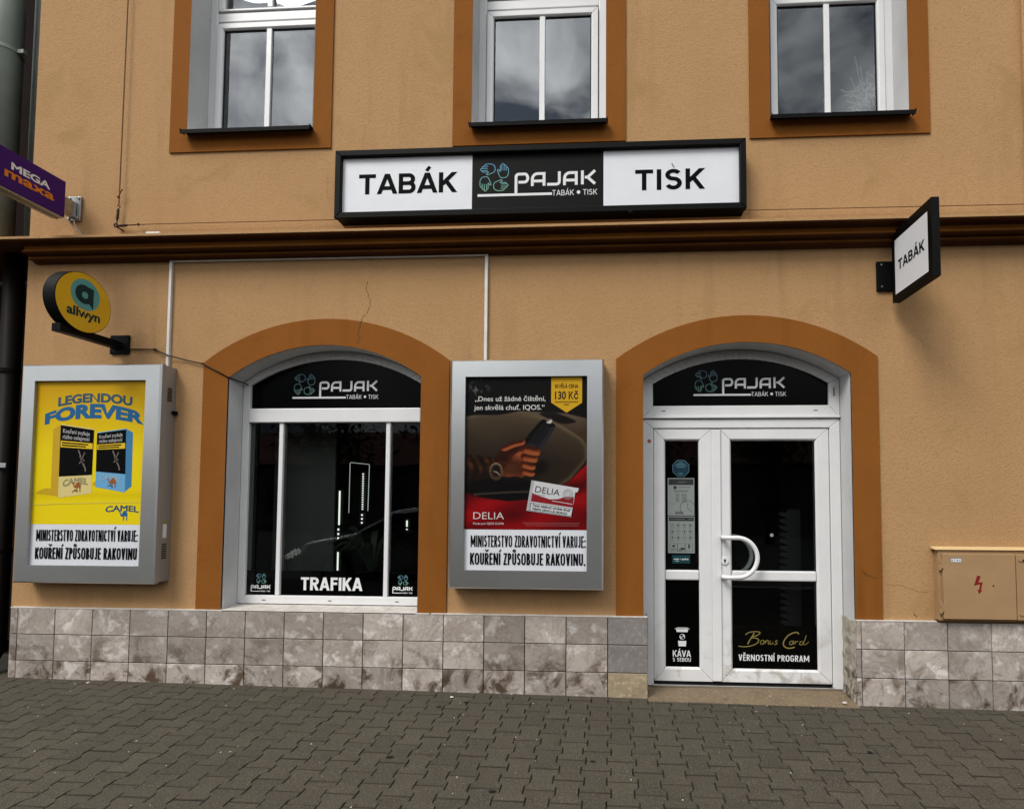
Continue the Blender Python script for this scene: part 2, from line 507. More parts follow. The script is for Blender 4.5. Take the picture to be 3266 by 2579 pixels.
def put_fill(bm, pl, loops, h, mi=0, fn=None, offs=0.0):
    V, T = cdt_fill(loops, offs)
    vs = []
    for (a, b) in V:
        if fn: a, b = fn(a, b)
        vs.append(bm.verts.new(pl.p(a, b, h)))
    for t_ in T:
        q = [vs[i] for i in t_]
        f = bm.faces.new(q); f.material_index = mi
        f.normal_update()
        if f.normal.dot(pl.N) < 0: f.normal_flip()

CAPH = None
def put_text(bm, pl, s, u0, v0, width, cap, h=0.0008, bold=0.0, mi=0, warp=None, space=1.0):
    """s with its left edge at u0, baseline v0, fitted to width and capital height"""
    global CAPH
    if CAPH is None:
        CAPH = max(p[1] for l in text_loops('H') for p in l)
    loops = text_loops(s, space)
    xs = [p[0] for l in loops for p in l]
    bx, bz = bold if isinstance(bold, tuple) else (bold, bold)
    x0, x1 = min(xs) - bx, max(xs) + bx
    k = width / (x1 - x0)
    kz = cap / (CAPH + 2 * bz)
    def fn(a, b):
        u, v = u0 + (a - x0) * k, v0 + (b + bz) * kz
        return warp(u, v) if warp else (u, v)
    put_fill(bm, pl, loops, h, mi, fn, (bx, bz))

def stroke_loops(pts, wd, closed=False):
    """one quad chain per stroke as a filled outline with mitred joins"""
    n = len(pts); P = [Vector(p) for p in pts]
    Lf, Rt = [], []
    for i in range(n):
        if closed: a, c = P[i - 1], P[(i + 1) % n]
        else: a, c = P[max(i - 1, 0)], P[min(i + 1, n - 1)]
        b = P[i]
        d1 = (b - a).normalized() if (b - a).length > 1e-9 else (c - b).normalized()
        d2 = (c - b).normalized() if (c - b).length > 1e-9 else d1
        n1 = Vector((-d1.y, d1.x)); n2 = Vector((-d2.y, d2.x)); s_ = n1 + n2
        m_ = s_ * (2 / s_.length_squared) if s_.length_squared > 0.5 else n1
        Lf.append(tuple(b + m_ * wd / 2)); Rt.append(tuple(b - m_ * wd / 2))
    return Lf, Rt

def put_stroke(bm, pl, pts, wd, h=0.0008, mi=0, closed=False):
    Lf, Rt = stroke_loops(pts, wd, closed)
    n = len(pts)
    a = [bm.verts.new(pl.p(x, z, h)) for x, z in Lf]; b = [bm.verts.new(pl.p(x, z, h)) for x, z in Rt]
    for i in range(n if closed else n - 1):
        j = (i + 1) % n
        f = bm.faces.new([b[i], b[j], a[j], a[i]]); f.material_index = mi

def put_poly(bm, pl, pts, h=0.0008, mi=0):
    put_fill(bm, pl, [pts], h, mi)

def clip_band(pts, lo, hi):
    for (sgn, lim) in ((1, lo), (-1, -hi)):
        o = []
        for i in range(len(pts)):
            a, b = pts[i - 1], pts[i]
            fa, fb = sgn * a[1] - lim, sgn * b[1] - lim
            if (fa >= 0) != (fb >= 0):
                t_ = fa / (fa - fb); o.append((a[0] + (b[0] - a[0]) * t_, lim * sgn))
            if fb >= 0: o.append(b)
        pts = o
        if not pts: return pts
    return pts

GW = {'I': 0.0, 'J': 0.52, 'E': 0.56, 'F': 0.54, 'T': 0.64, 'M': 1.08, 'S': 0.60, 'Z': 0.62, 'A': 0.74, 'V': 0.72, 'O': 0.78, 'G': 0.76, 'N': 0.82, 'D': 0.72,
      'C': 0.68, 'K': 0.68, 'U': 0.70, 'R': 0.66, 'P': 0.62, 'B': 0.64, ' ': 0.26, ':': 0.0, '.': 0.0}
DIA = {'Á': ('A', 'a'), 'Í': ('I', 'a'), 'Ě': ('E', 'c'), 'Ř': ('R', 'c'), 'Ů': ('U', 'r')}
def glyph(ch, W, tx, ty):
    hx, hy = tx / 2, ty / 2
    l, r, b, t_ = hx, W - hx, hy, 1 - hy
    m = 0.53
    def el(cx, cy, rx, ry, a0, a1, n=7):
        return [(cx + rx * math.cos(R(a0 + (a1 - a0) * i / n)), cy + ry * math.sin(R(a0 + (a1 - a0) * i / n))) for i in range(n + 1)]
    cx = W / 2; rx = (r - l) / 2
    ry = min(0.30, max(rx, 0.22))
    if ch == 'I': return [[(hx, 0), (hx, 1)]]
    if ch == 'T': return [[(0, t_), (W, t_)], [(cx, 0), (cx, 1 - ty * 0.6)]]
    if ch in 'EF':
        o = [[(l, 0), (l, 1)], [(l, t_), (W, t_)], [(l, m), (W * 0.94, m)]]
        return o + ([[(l, b), (W, b)]] if ch == 'E' else [])
    if ch == 'A': return [[(l - hx * 0.2 - 0.06 * (cx - l), -0.06), (cx, 1 + 0.03)], [(r + hx * 0.2 + 0.06 * (r - cx), -0.06), (cx, 1 + 0.03)], [(l + (cx - l) * 0.36, 0.29), (r - (r - cx) * 0.36, 0.29)]]
    if ch == 'V': return [[(l - 0.06 * (cx - l), 1.06), (cx, -0.03)], [(r + 0.06 * (r - cx), 1.06), (cx, -0.03)]]
    if ch == 'N': return [[(l, 0), (l, 1)], [(r, 0), (r, 1)], [(l, 1.02), (r, -0.02)]]
    if ch == 'M': return [[(l, 0), (l, 1)], [(r, 0), (r, 1)], [(l, 1.04), (cx, 0.20)], [(r, 1.04), (cx, 0.20)]]
    if ch == 'Z': return [[(W * 0.03, t_), (W, t_)], [(0, b), (W, b)], [(r - hx * 0.1, t_), (l + hx * 0.1, b)]]
    if ch == 'K': return [[(l, 0), (l, 1)], [(r + 0.05, 1.06), (l + hx * 0.5, 0.40)], [(l + (r - l) * 0.34, 0.60), (r + 0.04, -0.06)]]
    if ch == 'O': return [el(cx, t_ - ry, rx, ry, 0, 180, 12) + el(cx, b + ry, rx, ry, 180, 360, 12) + [(r, t_ - ry)]]
    if ch == 'U': return [[(l, 1), (l, b + ry)] + el(cx, b + ry, rx, ry, 180, 360, 12) + [(r, b + ry), (r, 1)]]
    if ch == 'J': return [[(r, 1), (r, b + ry)] + el(r - rx, b + ry, rx, ry, 0, -150, 9)]
    if ch in 'CG':
        p = el(cx, t_ - ry, rx, ry, 12, 180, 11) + el(cx, b + ry, rx, ry, 180, 348, 11)
        if ch == 'G': return [el(cx, t_ - ry, rx, ry, 12, 180, 11) + el(cx, b + ry, rx, ry, 180, 345, 11) + [(r, b + ry), (r, 0.46)], [(W * 0.52, 0.46), (W, 0.46)]]
        return [p]
    if ch == 'D':
        ex = min(rx * 1.2, (r - l) * 0.8)
        return [[(l, 0), (l, 1)], [(l, t_), (r - ex, t_)] + el(r - ex, t_ - ry, ex, ry, 90, 0) + el(r - ex, b + ry, ex, ry, 0, -90) + [(l, b)]]
    if ch in 'PRB':
        q = m - 0.02; rr = (t_ - q) / 2; ex = min(rr * 1.0, (r - l) * 0.6)
        o = [[(l, 0), (l, 1)], [(l, t_), (r - ex, t_)] + el(r - ex, t_ - rr, ex, rr, 90, -90, 10) + [(l, q)]]
        if ch == 'R': o.append([(l + (r - l) * 0.46, q), (r + 0.035, -0.06)])
        if ch == 'B':
            r2 = (q - b) / 2; ex2 = min(r2, (r - l) * 0.6)
            o[1] = [(l, t_), (r - 0.03 - ex, t_)] + el(r - 0.03 - ex, t_ - rr, ex, rr, 90, -90, 10) + [(l, q)]
            o.append([(l, q), (r - ex2, q)] + el(r - ex2, b + r2, ex2, r2, 90, -90, 10) + [(l, b)])
        return o
    if ch == 'S':
        r1 = (t_ - m) / 2; r2 = (m - b) / 2
        return [el(cx, t_ - r1, rx * 0.95, r1, 25, 90, 5) + el(cx, t_ - r1, rx * 0.95, r1, 100, 250, 9) + [(cx, m)] + el(cx, b + r2, rx, r2, 70, -90, 10) + el(cx, b + r2, rx, r2, -100, -158, 5)]
    if ch == ':': return [[(hx, 0), (hx, ty * 1.1)], [(hx, 0.50), (hx, 0.50 + ty * 1.1)]]
    if ch == '.': return [[(hx, 0), (hx, ty * 1.1)]]
    return []

def put_sans(bm, pl, s, u0, v0, width, cap, tx, ty=None, gap=0.13, h=0.0008, mi=0):
    """clean single-weight capitals; tx / ty: stroke width across and along, as fractions of the capital height"""
    ty = ty or tx
    base = [DIA.get(c, (c, ''))[0] for c in s]
    fixed = sum(tx if GW[c] == 0 else 0 for c in base) + gap * (len(s) - 1)
    flex = sum(GW[c] for c in base)
    kx = (width / cap - fixed) / flex
    x = 0.0
    for c, c0 in zip(s, base):
        W = tx if GW[c0] == 0 else GW[c0] * kx
        st = [(q, True) for q in (glyph(c0, W, tx, ty) if c0 != ' ' else [])]
        d = DIA.get(c, (c, ''))[1]
        e = min(0.9 * W, 0.30) / 2 if W > tx else 0.13
        if d == 'a': st.append(([(W / 2 - e * 0.3, 1.09), (W / 2 + e * 0.8, 1.30)], False))
        if d == 'c': st.append(([(W / 2 - e * 0.9, 1.30), (W / 2, 1.13), (W / 2 + e * 0.9, 1.30)], False))
        if d == 'r': st.append(([(W / 2 + e * 0.62 * math.cos(a * math.pi / 6), 1.20 + 0.085 * math.sin(a * math.pi / 6)) for a in range(13)], False))
        for k, (q, cl) in enumerate(st):
            # strokes keep their own width across and along: work in a space where both are 1
            Lf, Rt = stroke_loops([(p[0] / tx, p[1] / ty) for p in q], 1.0 if cl else 0.8)
            for i in range(len(q) - 1):
                pts = [(p[0] * tx, p[1] * ty) for p in (Rt[i], Rt[i + 1], Lf[i + 1], Lf[i])]
                if cl: pts = clip_band(pts, 0.0, 1.0)
                if len(pts) < 3: continue
                f = bm.faces.new([bm.verts.new(pl.p(u0 + (x + p[0]) * cap, v0 + p[1] * cap, h + k * 0.00013)) for p in pts]); f.material_index = mi
        x += W + gap

def rect(u0, u1, v0, v1):
    return [(u0, v0), (u1, v0), (u1, v1), (u0, v1)]

def smooth_poly(pts, n=6):
    """closed Catmull-Rom through pts"""
    o = []; k = len(pts)
    for i in range(k):
        p0, p1, p2, p3 = (Vector(pts[(i + j - 1) % k]) for j in range(4))
        for q in range(n):
            t_ = q / n
            o.append(tuple(0.5 * ((2 * p1) + (p2 - p0) * t_ + (2 * p0 - 5 * p1 + 4 * p2 - p3) * t_ ** 2 + (3 * p1 - p0 - 3 * p2 + p3) * t_ ** 3)))
    return o

def disc(c, r, n=28):
    return [(c[0] + r * math.cos(2 * math.pi * i / n), c[1] + r * math.sin(2 * math.pi * i / n)) for i in range(n)]

# shop emblem: four outlined hands and drawn capitals, in the units of a 1795 x 500 field
HAND = [(-82, 10), (-72, 25), (-58, 14), (-42, -8), (-38, 0), (-38, 74), (-30, 86), (-16, 86), (-14, 98), (-4, 112), (12, 112), (20, 98), (26, 92),
        (42, 88), (50, 72), (52, 55), (64, 58), (78, 46), (86, 20), (86, -40), (76, -72), (54, -98), (20, -106), (-14, -106), (-40, -92), (-60, -50)]
FING = [[(-14, 84), (-14, 6)], [(20, 96), (20, 6)], [(52, 56), (52, 2)]]
def put_hands(bm, pl, cells, k, wd, h, mi=0):
    for (u, v, a) in cells:
        ca, sa = math.cos(R(a)), math.sin(R(a))
        f = lambda p: (u + k * (p[0] * ca - p[1] * sa), v + k * (p[0] * sa + p[1] * ca))
        put_stroke(bm, pl, [f(p) for p in HAND], wd, h, mi, True)
        for l in FING: put_stroke(bm, pl, [f(p) for p in l], wd, h + 0.0003, mi)

def put_capitals(bm, pl, f, k, wd, h, mi=0, stem=535):
    st = lambda pts, hh=0.0: put_stroke(bm, pl, [f(*p) for p in pts], wd * k, h + hh, mi)
    st([(690, stem), (690, 262)] + [(735 - 45 * math.cos(R(a)), 262 - 37 * math.sin(R(a))) for a in (30, 60, 90)] + [(820, 225)] +
       [(820 + 46 * math.sin(R(a)), 287 - 62 * math.cos(R(a))) for a in (20, 45, 70, 90, 110, 135, 160)] + [(820, 349), (727, 349)])
    for x in (935, 1417):
        st([(x, 413), (x, 310)] + [(x + 75 - 75 * math.cos(R(a)), 310 - 85 * math.sin(R(a))) for a in (25, 50, 75, 90)] + [(x + 176, 225), (x + 176, 413)])
        st([(x + 20, 338), (x + 157, 338)], 0.0003)
    st([(1340, 200), (1340, 350)] + [(1340 - 38 + 38 * math.cos(R(a)), 352 + 41 * math.sin(R(a))) for a in (30, 60, 90)] + [(1157, 393)])
    st([(1684, 196), (1684, 408)])
    st([(1872, 200), (1762, 300), (1872, 402)])
    st([(1720, 300), (1766, 300)], 0.0003)

def emblem(pl, u0, v1, width, parent, h=0.001, dim=False):
    k = width / 1795.0
    f = lambda x, y: (u0 + (x - 110) * k, v1 - (y - 60) * k)
    b = bmesh.new()
    cells = [(265, 142, 90), (488, 168, 0), (230, 358, 180), (457, 384, -90)]
    put_hands(b, pl, [(*f(x, y), a) for x, y, a in cells], k, 11 * k, h)
    finish('hands_emblem', b, m_handsdim if dim else m_hands, parent)
    b = bmesh.new()
    put_capitals(b, pl, f, k, 42, h)
    u, v = f(110, 537); u2, _ = f(1232, 537)
    put_poly(b, pl, rect(u, u2, v - 19 * k, v + 19 * k), h + 0.0004)
    put_sans(b, pl, 'TABÁK', f(1236, 0)[0], f(0, 567)[1], 322 * k, 84 * k, 0.115, 0.115, 0.12, h)
    put_poly(b, pl, disc(f(1627, 524), 27 * k), h)
    put_sans(b, pl, 'TISK', f(1694, 0)[0], f(0, 567)[1], 210 * k, 84 * k, 0.115, 0.115, 0.16, h)
    finish('shop_lettering', b, m_white_ink, parent)

def mitre_frame(name, x0, x1, z0, z1, wl, wr, wb, wt, y, depth, mats, parent, bead=0.012, bev=0.002, gap=0.0006):
    """a rectangular profile frame in four mitred pieces, the inner edge chamfered towards the pane"""
    bm = bmesh.new()
    o = [(x0, z0), (x1, z0), (x1, z1), (x0, z1)]
    i_ = [(x0 + wl, z0 + wb), (x1 - wr, z0 + wb), (x1 - wr, z1 - wt), (x0 + wl, z1 - wt)]
    for k in range(4):
        j = (k + 1) % 4
        a, b, c, d = Vector(o[k]), Vector(o[j]), Vector(i_[j]), Vector(i_[k])
        if (a - d).length < 1e-5 and (b - c).length < 1e-5: continue
        t_ = (b - a).normalized() * gap
        a, b, c, d = a + t_, b - t_, c - t_, d + t_
        n_ = (d - a); n_ -= t_.normalized() * n_.dot(t_.normalized()); n_.normalize()
        be = min(bead, 0.45 * (d - a).length)
        dirc = (c - b).normalized(); dird = (d - a).normalized()
        c1, d1 = c - dirc * be, d - dird * be
        V = lambda p, yy: bm.verts.new((p.x, yy, p.y))
        v = [V(a, y), V(b, y), V(c1, y), V(d1, y), V(c, y + be * 0.9), V(d, y + be * 0.9), V(a, y + depth), V(b, y + depth), V(c, y + depth), V(d, y + depth)]
        for q in ((0, 1, 2, 3), (3, 2, 4, 5), (1, 0, 6, 7), (5, 4, 8, 9), (0, 3, 5, 9, 6), (2, 1, 7, 8, 4), (6, 9, 8, 7)):
            bm.faces.new([v[t2] for t2 in q])
    bmesh.ops.recalc_face_normals(bm, faces=bm.faces)
    return finish(name, bm, mats, parent, bevel=bev, seg=1)

def pane(name, x0, x1, z0, z1, y, m, parent):
    bm = bmesh.new()
    box(bm, x0, x1, y, y + 0.006, z0, z1)
    # only the outer sheet is kept for a clean single reflection
    bmesh.ops.delete(bm, geom=[f for f in bm.faces if abs(f.calc_center_median().y - y) > 1e-4], context='FACES')
    return finish(name, bm, m, parent)

# ================================================================== GROUND
def gz(x, y):
    return 0.0037 - 0.0093 * max(-9, min(9, x)) + 0.0357 * max(y, -6.0)

bm = bmesh.new()
xs = [-14 + i * 1.0 for i in range(29)]
ys = [0.6, 0.0, -0.5, -1, -2, -3, -4, -5, -5.6]
g = [[bm.verts.new((x, y, gz(x, y) - 0.014)) for x in xs] for y in ys]
for a in range(len(ys) - 1):
    for b in range(len(xs) - 1):
        bm.faces.new([g[a + 1][b], g[a + 1][b + 1], g[a][b + 1], g[a][b]])
pavement = tag(finish('pavement', bm, m_joint), kind='structure', label='grey interlocking concrete pavement in front of the shop')

PW, PN, PL = 0.1575, 0.1135, 0.2          # wide width, neck width, length of one paver
PITCH = (PW + PN) / 2
def paver_mesh():
    gq = 0.0016
    wv, nv, l = PW / 2 - gq, PN / 2 - gq, PL / 2 - 0.0024
    out_ = [(-wv, -l), (wv, -l), (wv, -0.056), (nv, -0.033), (nv, 0.033), (wv, 0.056), (wv, l), (-wv, l), (-wv, 0.056), (-nv, 0.033), (-nv, -0.033), (-wv, -0.056)]
    b = bmesh.new()
    c = 0.0032
    ins = [(x - math.copysign(c, x), y - (math.copysign(c, y) if abs(abs(y) - l) < 1e-6 else 0)) for x, y in out_]
    t_ = [b.verts.new((x, y, 0)) for x, y in ins]
    s_ = [b.verts.new((x, y, -0.0045)) for x, y in out_]
    d_ = [b.verts.new((x, y, -0.03)) for x, y in out_]
    b.faces.new([t_[0], t_[1], t_[2], t_[11]]); b.faces.new([t_[11], t_[2], t_[3], t_[10]]); b.faces.new([t_[10], t_[3], t_[4], t_[9]])
    b.faces.new([t_[9], t_[4], t_[5], t_[8]]); b.faces.new([t_[8], t_[5], t_[6], t_[7]])
    for i in range(12):
        j = (i + 1) % 12
        f1 = b.faces.new([s_[i], s_[j], t_[j], t_[i]]); f2 = b.faces.new([d_[i], d_[j], s_[j], s_[i]])
        f1.material_index = 1; f2.material_index = 2
    me = bpy.data.meshes.new('paver'); b.to_mesh(me); b.free()
    for q in (m_paver, m_paver_edge, m_joint): me.materials.append(q)
    return me
pm = paver_mesh()
pl_list = []
for c in range(-62, 50):
    for r in range(-1, 14):
        x = -0.013 + PITCH / 2 + c * PITCH
        y = -0.07 - PL / 2 - r * PL - (0 if c % 2 == 0 else PL / 2) + 0.0
        if y > 0.06 or x < -7.2 or x > 5.6: continue
        v = Vector((x, y, gz(x, y))) - CAM
        dz = v.dot(FWD)
        vis = False
        if dz > 0.2:
            u_ = 1853.9 + 1768.5 * v.dot(RIGHT) / dz; w_ = 1501 + 1768.5 * v.dot(DOWN) / dz
            vis = -30 < u_ < 3296 and w_ < 2600 and not (0.26 < x < 1.64 and y > -0.03)
        pl_list.append((not vis, dz if dz > 0 else 99, x, y))
pl_list.sort()
# cut row of half stones along the wall is kept: those stones run under the plinth
slope = (math.atan(0.0357), math.atan(0.0093), 0)
stuff = bmesh.new()
for i, (hid, dz, x, y) in enumerate(pl_list):
    dzj = random.uniform(-0.0016, 0.0016)
    rot = (slope[0] + random.uniform(-0.007, 0.007), slope[1] + random.uniform(-0.007, 0.007), random.uniform(-0.010, 0.010))
    loc = (x + random.uniform(-0.0008, 0.0008), y + random.uniform(-0.0008, 0.0008), gz(x, y) + dzj)
    if i < 300 and not hid:
        o = bpy.data.objects.new('paver', pm)
        o.location = loc; o.rotation_euler = rot
        C.objects.link(o); o.parent = pavement
    else:
        from mathutils import Euler
        mtx = Matrix.Translation(loc) @ Euler(rot).to_matrix().to_4x4()
        k = len(stuff.verts)
        stuff.from_mesh(pm)
        stuff.verts.ensure_lookup_table()
        for v in stuff.verts[k:]: v.co = mtx @ v.co
so = finish('paver_field', stuff, [m_paver, m_paver_edge, m_joint], pavement, kind='stuff')

# street behind the camera (seen in the glass)
bm = bmesh.new(); box(bm, -40, 40, -5.75, -5.6, -0.5, gz(0, -5.6) + 0.004)
tag(finish('kerb', bm, m_kerb, bevel=0.01), kind='structure', label='grey stone kerb along the pavement')
bm = bmesh.new(); face(bm, [(-60, -14, -0.33), (60, -14, -0.33), (60, -5.75, -0.33), (-60, -5.75, -0.33)])
tag(finish('road', bm, m_asphalt), kind='structure', label='asphalt road across the street from the shop')
bm = bmesh.new(); face(bm, [(-150, -160, -0.40), (150, -160, -0.40), (150, 60, -0.40), (-150, 60, -0.40)])
tag(finish('ground', bm, m_asphalt), kind='structure', label='flat ground around the street')

# ================================================================== THE BUILDING
bld = thing('shop_building', 'ochre plastered corner shop building with orange arches and a tiled plinth', 'building', (0, 0.03, 0))
WY, BY = 0.03, 0.018                       # plaster plane, surround plane
X0, X1, ZT = -4.50, 5.2, 7.6
UW = [(-3.249, -2.260, 4.172, -3.389, -2.118, 4.013), (-1.045, -0.047, 4.150, -1.188, 0.098, 3.995), (1.138, 2.109, 4.135, 0.992, 2.255, 3.983)]
UTOP = 5.95
AR = [(-2.860, -1.394, 2.270, 2.511, 0.55, -3.053, -1.185, 2.388, 2.707), (0.222, 1.672, 2.270, 2.497, -0.06, 0.030, 1.857, 2.385, 2.690)]

def holes_wall(y, outer, holes, m, name, parent):
    b = bmesh.new()
    put_fill(b, Plane((0, y, 0)), [outer] + [h[::-1] for h in holes], 0, 0)
    return finish(name, b, m, parent)

holes = []
for (a, b_, s_, *_r) in UW: holes.append(rect(a, b_, s_, UTOP))
for (a, b_, zs, za, zb, *_r) in AR: holes.append([(a, zb), (b_, zb)] + seg_arch(a, b_, zs, za))
outer = rect(X0, X1, -0.3, ZT)
wall = holes_wall(WY, outer, holes, m_plaster, 'wall', bld)
# end of the wall at the left corner, and roof edge
bm = bmesh.new()
face(bm, [(X0, WY, -0.3), (X0, WY, ZT), (X0, 0.9, ZT), (X0, 0.9, -0.3)])
face(bm, [(X0, WY, ZT), (X1, WY, ZT), (X1, 6, ZT), (X0, 6, ZT)])
finish('corner_return', bm, m_neighbour, bld)
bm = bmesh.new()
box(bm, X0 - 0.25, X1 + 0.2, -0.42, 6.2, ZT + 0.002, ZT + 0.14)
finish('roof', bm, m_far_roof, bld)

# reveals of the openings
def reveal(loop, y0, y1, name, m):
    b = bmesh.new()
    n = len(loop)
    for i in range(n):
        p, q = loop[i], loop[(i + 1) % n]
        face(b, [(p[0], y0, p[1]), (q[0], y0, q[1]), (q[0], y1, q[1]), (p[0], y1, p[1])])
    bmesh.ops.recalc_face_normals(b, faces=b.faces)
    return finish(name, b, m, bld)
for h in holes[:3]: reveal(h, BY - 0.001, 0.36, 'window_reveal', m_reveal)
reveal(holes[3], BY - 0.001, 0.34, 'arch_reveal', m_reveal)
reveal(holes[4], BY - 0.001, 0.36, 'arch_reveal', m_reveal)

# orange surrounds, 12 mm proud
def surround(outer_, inner_, name):
    b = bmesh.new()
    put_fill(b, Plane((0, BY, 0)), [outer_, inner_[::-1]] if inner_ else [outer_], 0)
    n = len(outer_)
    for i in range(n):
        p, q = outer_[i], outer_[(i + 1) % n]
        face(b, [(p[0], BY, p[1]), (p[0], WY + 0.002, p[1]), (q[0], WY + 0.002, q[1]), (q[0], BY, q[1])])
    return finish(name, b, m_orange, bld)
for (a, b_, s_, oa, ob, oz) in UW:
    surround(rect(oa, ob, oz, UTOP + 0.15), rect(a, b_, s_, UTOP), 'window_surround')
for (a, b_, zs, za, zb, oa, ob, ozs, oza) in AR:
    zb2 = 0.562
    o_ = [(oa, zb2), (a, zb2)] + seg_arch(a, b_, zs, za)[::-1] + [(b_, zb2), (ob, zb2)] + seg_arch(oa, ob, ozs, oza)
    surround(o_, None, 'arch_surround')

# string course between the storeys, stepped profile swept along the facade
prof = [(0.028, 3.330), (-0.150, 3.302), (-0.150, 3.284)]
prof2 = [(-0.150, 3.284), (-0.142, 3.274), (-0.090, 3.272), (-0.075, 3.262), (-0.072, 3.240), (-0.094, 3.216), (-0.088, 3.209), (-0.040, 3.207), (-0.032, 3.200),
         (-0.044, 3.182), (-0.040, 3.176), (-0.004, 3.173), (0.002, 3.165), (0.028, 3.163)]
bm = bmesh.new()
def sweep(b, pr, xa, xb, mi):
    for i in range(len(pr) - 1):
        (y0, z0), (y1, z1) = pr[i], pr[i + 1]
        f = face(b, [(xa, y0, z0), (xa, y1, z1), (xb, y1, z1), (xb, y0, z0)], mi)
def tilt(x): return 0
sweep(bm, prof, -5.6, X1, 1)
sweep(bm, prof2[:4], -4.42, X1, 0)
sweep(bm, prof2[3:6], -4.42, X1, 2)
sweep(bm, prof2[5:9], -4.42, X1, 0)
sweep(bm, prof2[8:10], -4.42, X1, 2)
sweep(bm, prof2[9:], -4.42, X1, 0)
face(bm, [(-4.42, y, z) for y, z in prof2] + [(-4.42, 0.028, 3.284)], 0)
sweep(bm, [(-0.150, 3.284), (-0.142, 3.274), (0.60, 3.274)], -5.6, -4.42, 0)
bmesh.ops.recalc_face_normals(bm, faces=bm.faces)
finish('cornice', bm, [m_brown_shade, m_plaster, m_brown_ridge], bld)
# narrow chip on the lip and a proud strip of wall at the far right of the upper storey
bm = bmesh.new(); box(bm, 2.892, X1, 0.004, 0.031, 3.336, ZT - 0.002)
finish('corner_strip', bm, m_plaster, bld, bevel=0.004)

m_crack = flat('crack_shadow', (0.075, 0.035, 0.016)); m_crack_faint = flat('faint_crack', (0.25, 0.14, 0.062))
# cracks in the plaster
def crack(pts, wd, y):
    b = bmesh.new()
    q = []
    for i in range(len(pts) - 1):
        (x0, z0), (x1, z1) = pts[i], pts[i + 1]
        for k in range(6):
            t_ = k / 6
            q.append((x0 + (x1 - x0) * t_ + random.uniform(-1, 1) * 0.007, z0 + (z1 - z0) * t_ + random.uniform(-1, 1) * 0.004))
    q.append(pts[-1])
    pl = Plane((0, y, 0))
    for i in range(len(q) - 1):
        put_stroke(b, pl, [q[i], q[i + 1]], wd * random.uniform(0.5, 1.25), 0.0006)
    return finish('crack', b, m_crack if wd > 0.0034 else m_crack_faint, bld)
crack([(-1.822, 2.985), (-1.815, 2.90), (-1.79, 2.83), (-1.80, 2.77), (-1.845, 2.712)], 0.0035, WY)
crack([(-1.85, 2.705), (-1.862, 2.63), (-1.875, 2.60), (-1.86, 2.57), (-1.88, 2.515)], 0.005, BY)
crack([(-2.15, 3.80), (-2.14, 3.72), (-2.145, 3.66), (-2.10, 3.60)], 0.0022, WY)
crack([(-2.62, 2.98), (-2.66, 2.93)], 0.002, WY)
crack([(1.88, 0.80), (1.98, 0.795), (2.08, 0.76), (2.17, 0.75)], 0.003, WY)
crack([(2.065, 0.61), (2.09, 0.575)], 0.004, WY)
crack([(1.72, 0.90), (1.76, 0.86), (1.82, 0.845)], 0.004, BY)

# ------------------------------------------------------------------ plinth tiles
bm = bmesh.new()
box(bm, X0 + 0.03, 0.246, 0.011, WY + 0.02, -0.25, 0.549)
box(bm, 1.672, X1, 0.011, WY + 0.02, -0.25, 0.549)
plinth = finish('plinth_mortar', bm, m_grout, bld)
for q in ((X0 + 0.03, -2.862, -0.001, 0.5535, 0.5615), (-2.842, -1.300, 0.000, 0.553, 0.5605), (-1.290, 0.250, -0.001, 0.5535, 0.5615), (1.670, 2.205, -0.001, 0.5535, 0.5615)):
    bm = bmesh.new(); box(bm, q[0], q[1], q[2], WY, q[3], q[4])
    finish('plinth_trim', bm, m_ledge, bld, bevel=0.001, seg=1)
tmesh = {}
def tile(x0, x1, z0, z1, m):
    wd, ht = round(x1 - x0, 3), round(z1 - z0, 3)
    key = (wd, ht, m.name)
    if key not in tmesh:
        b = bmesh.new(); box(b, -wd / 2, wd / 2, 0, 0.011, -ht / 2, ht / 2)
        bmesh.ops.bevel(b, geom=[e for e in b.edges if all(abs(v.co.y) < 1e-6 for v in e.verts)], offset=0.0015, segments=1, affect='EDGES')
        me = bpy.data.meshes.new('plinth_tile'); b.to_mesh(me); b.free(); me.materials.append(m)
        tmesh[key] = me
    o = bpy.data.objects.new('plinth_tile', tmesh[key])
    o.location = ((x0 + x1) / 2, random.uniform(-0.0012, 0.0012), (z0 + z1) / 2)
    o.rotation_euler = (random.uniform(-0.003, 0.003), 0, random.uniform(-0.003, 0.003))
    C.objects.link(o); o.parent = bld; o.matrix_parent_inverse = Matrix.Translation(-WLOC[bld.name])
    return o
TP = 0.2922
J = 0.003
ZR = [(0.367, 0.551), (0.175, 0.361), (-0.06, 0.169)]
cols = [(X0 + 0.03, -4.411)] + [(-4.411 + TP * i, -4.411 + TP * (i + 1)) for i in range(15)] + [(-0.028, 0.252)]
for (a, b_) in cols:
    for k, (z0, z1) in enumerate(ZR):
        if a > -0.1:
            m = m_tile_sand if k == 2 else m_tile_dark
        else: m = m_tile
        tile(a + J, b_ - J, z0, z1, m)
cols = [(1.668, 1.702)] + [(1.702 + 0.285 * i, 1.702 + 0.285 * (i + 1)) for i in range(8)]
for (a, b_) in cols:
    for k, (z0, z1) in enumerate(ZR):
        tile(a + J, b_ - J, z0, z1, m_tile)
# tile return at the left side of the doorway
for (z0, z1), m in zip(ZR, (m_tile_dark, m_tile_dark, m_tile_sand)):
    b = bmesh.new(); box(b, 0.2505, 0.2515, 0.013, 0.20, z0, z1); finish('plinth_tile', b, m, bld)

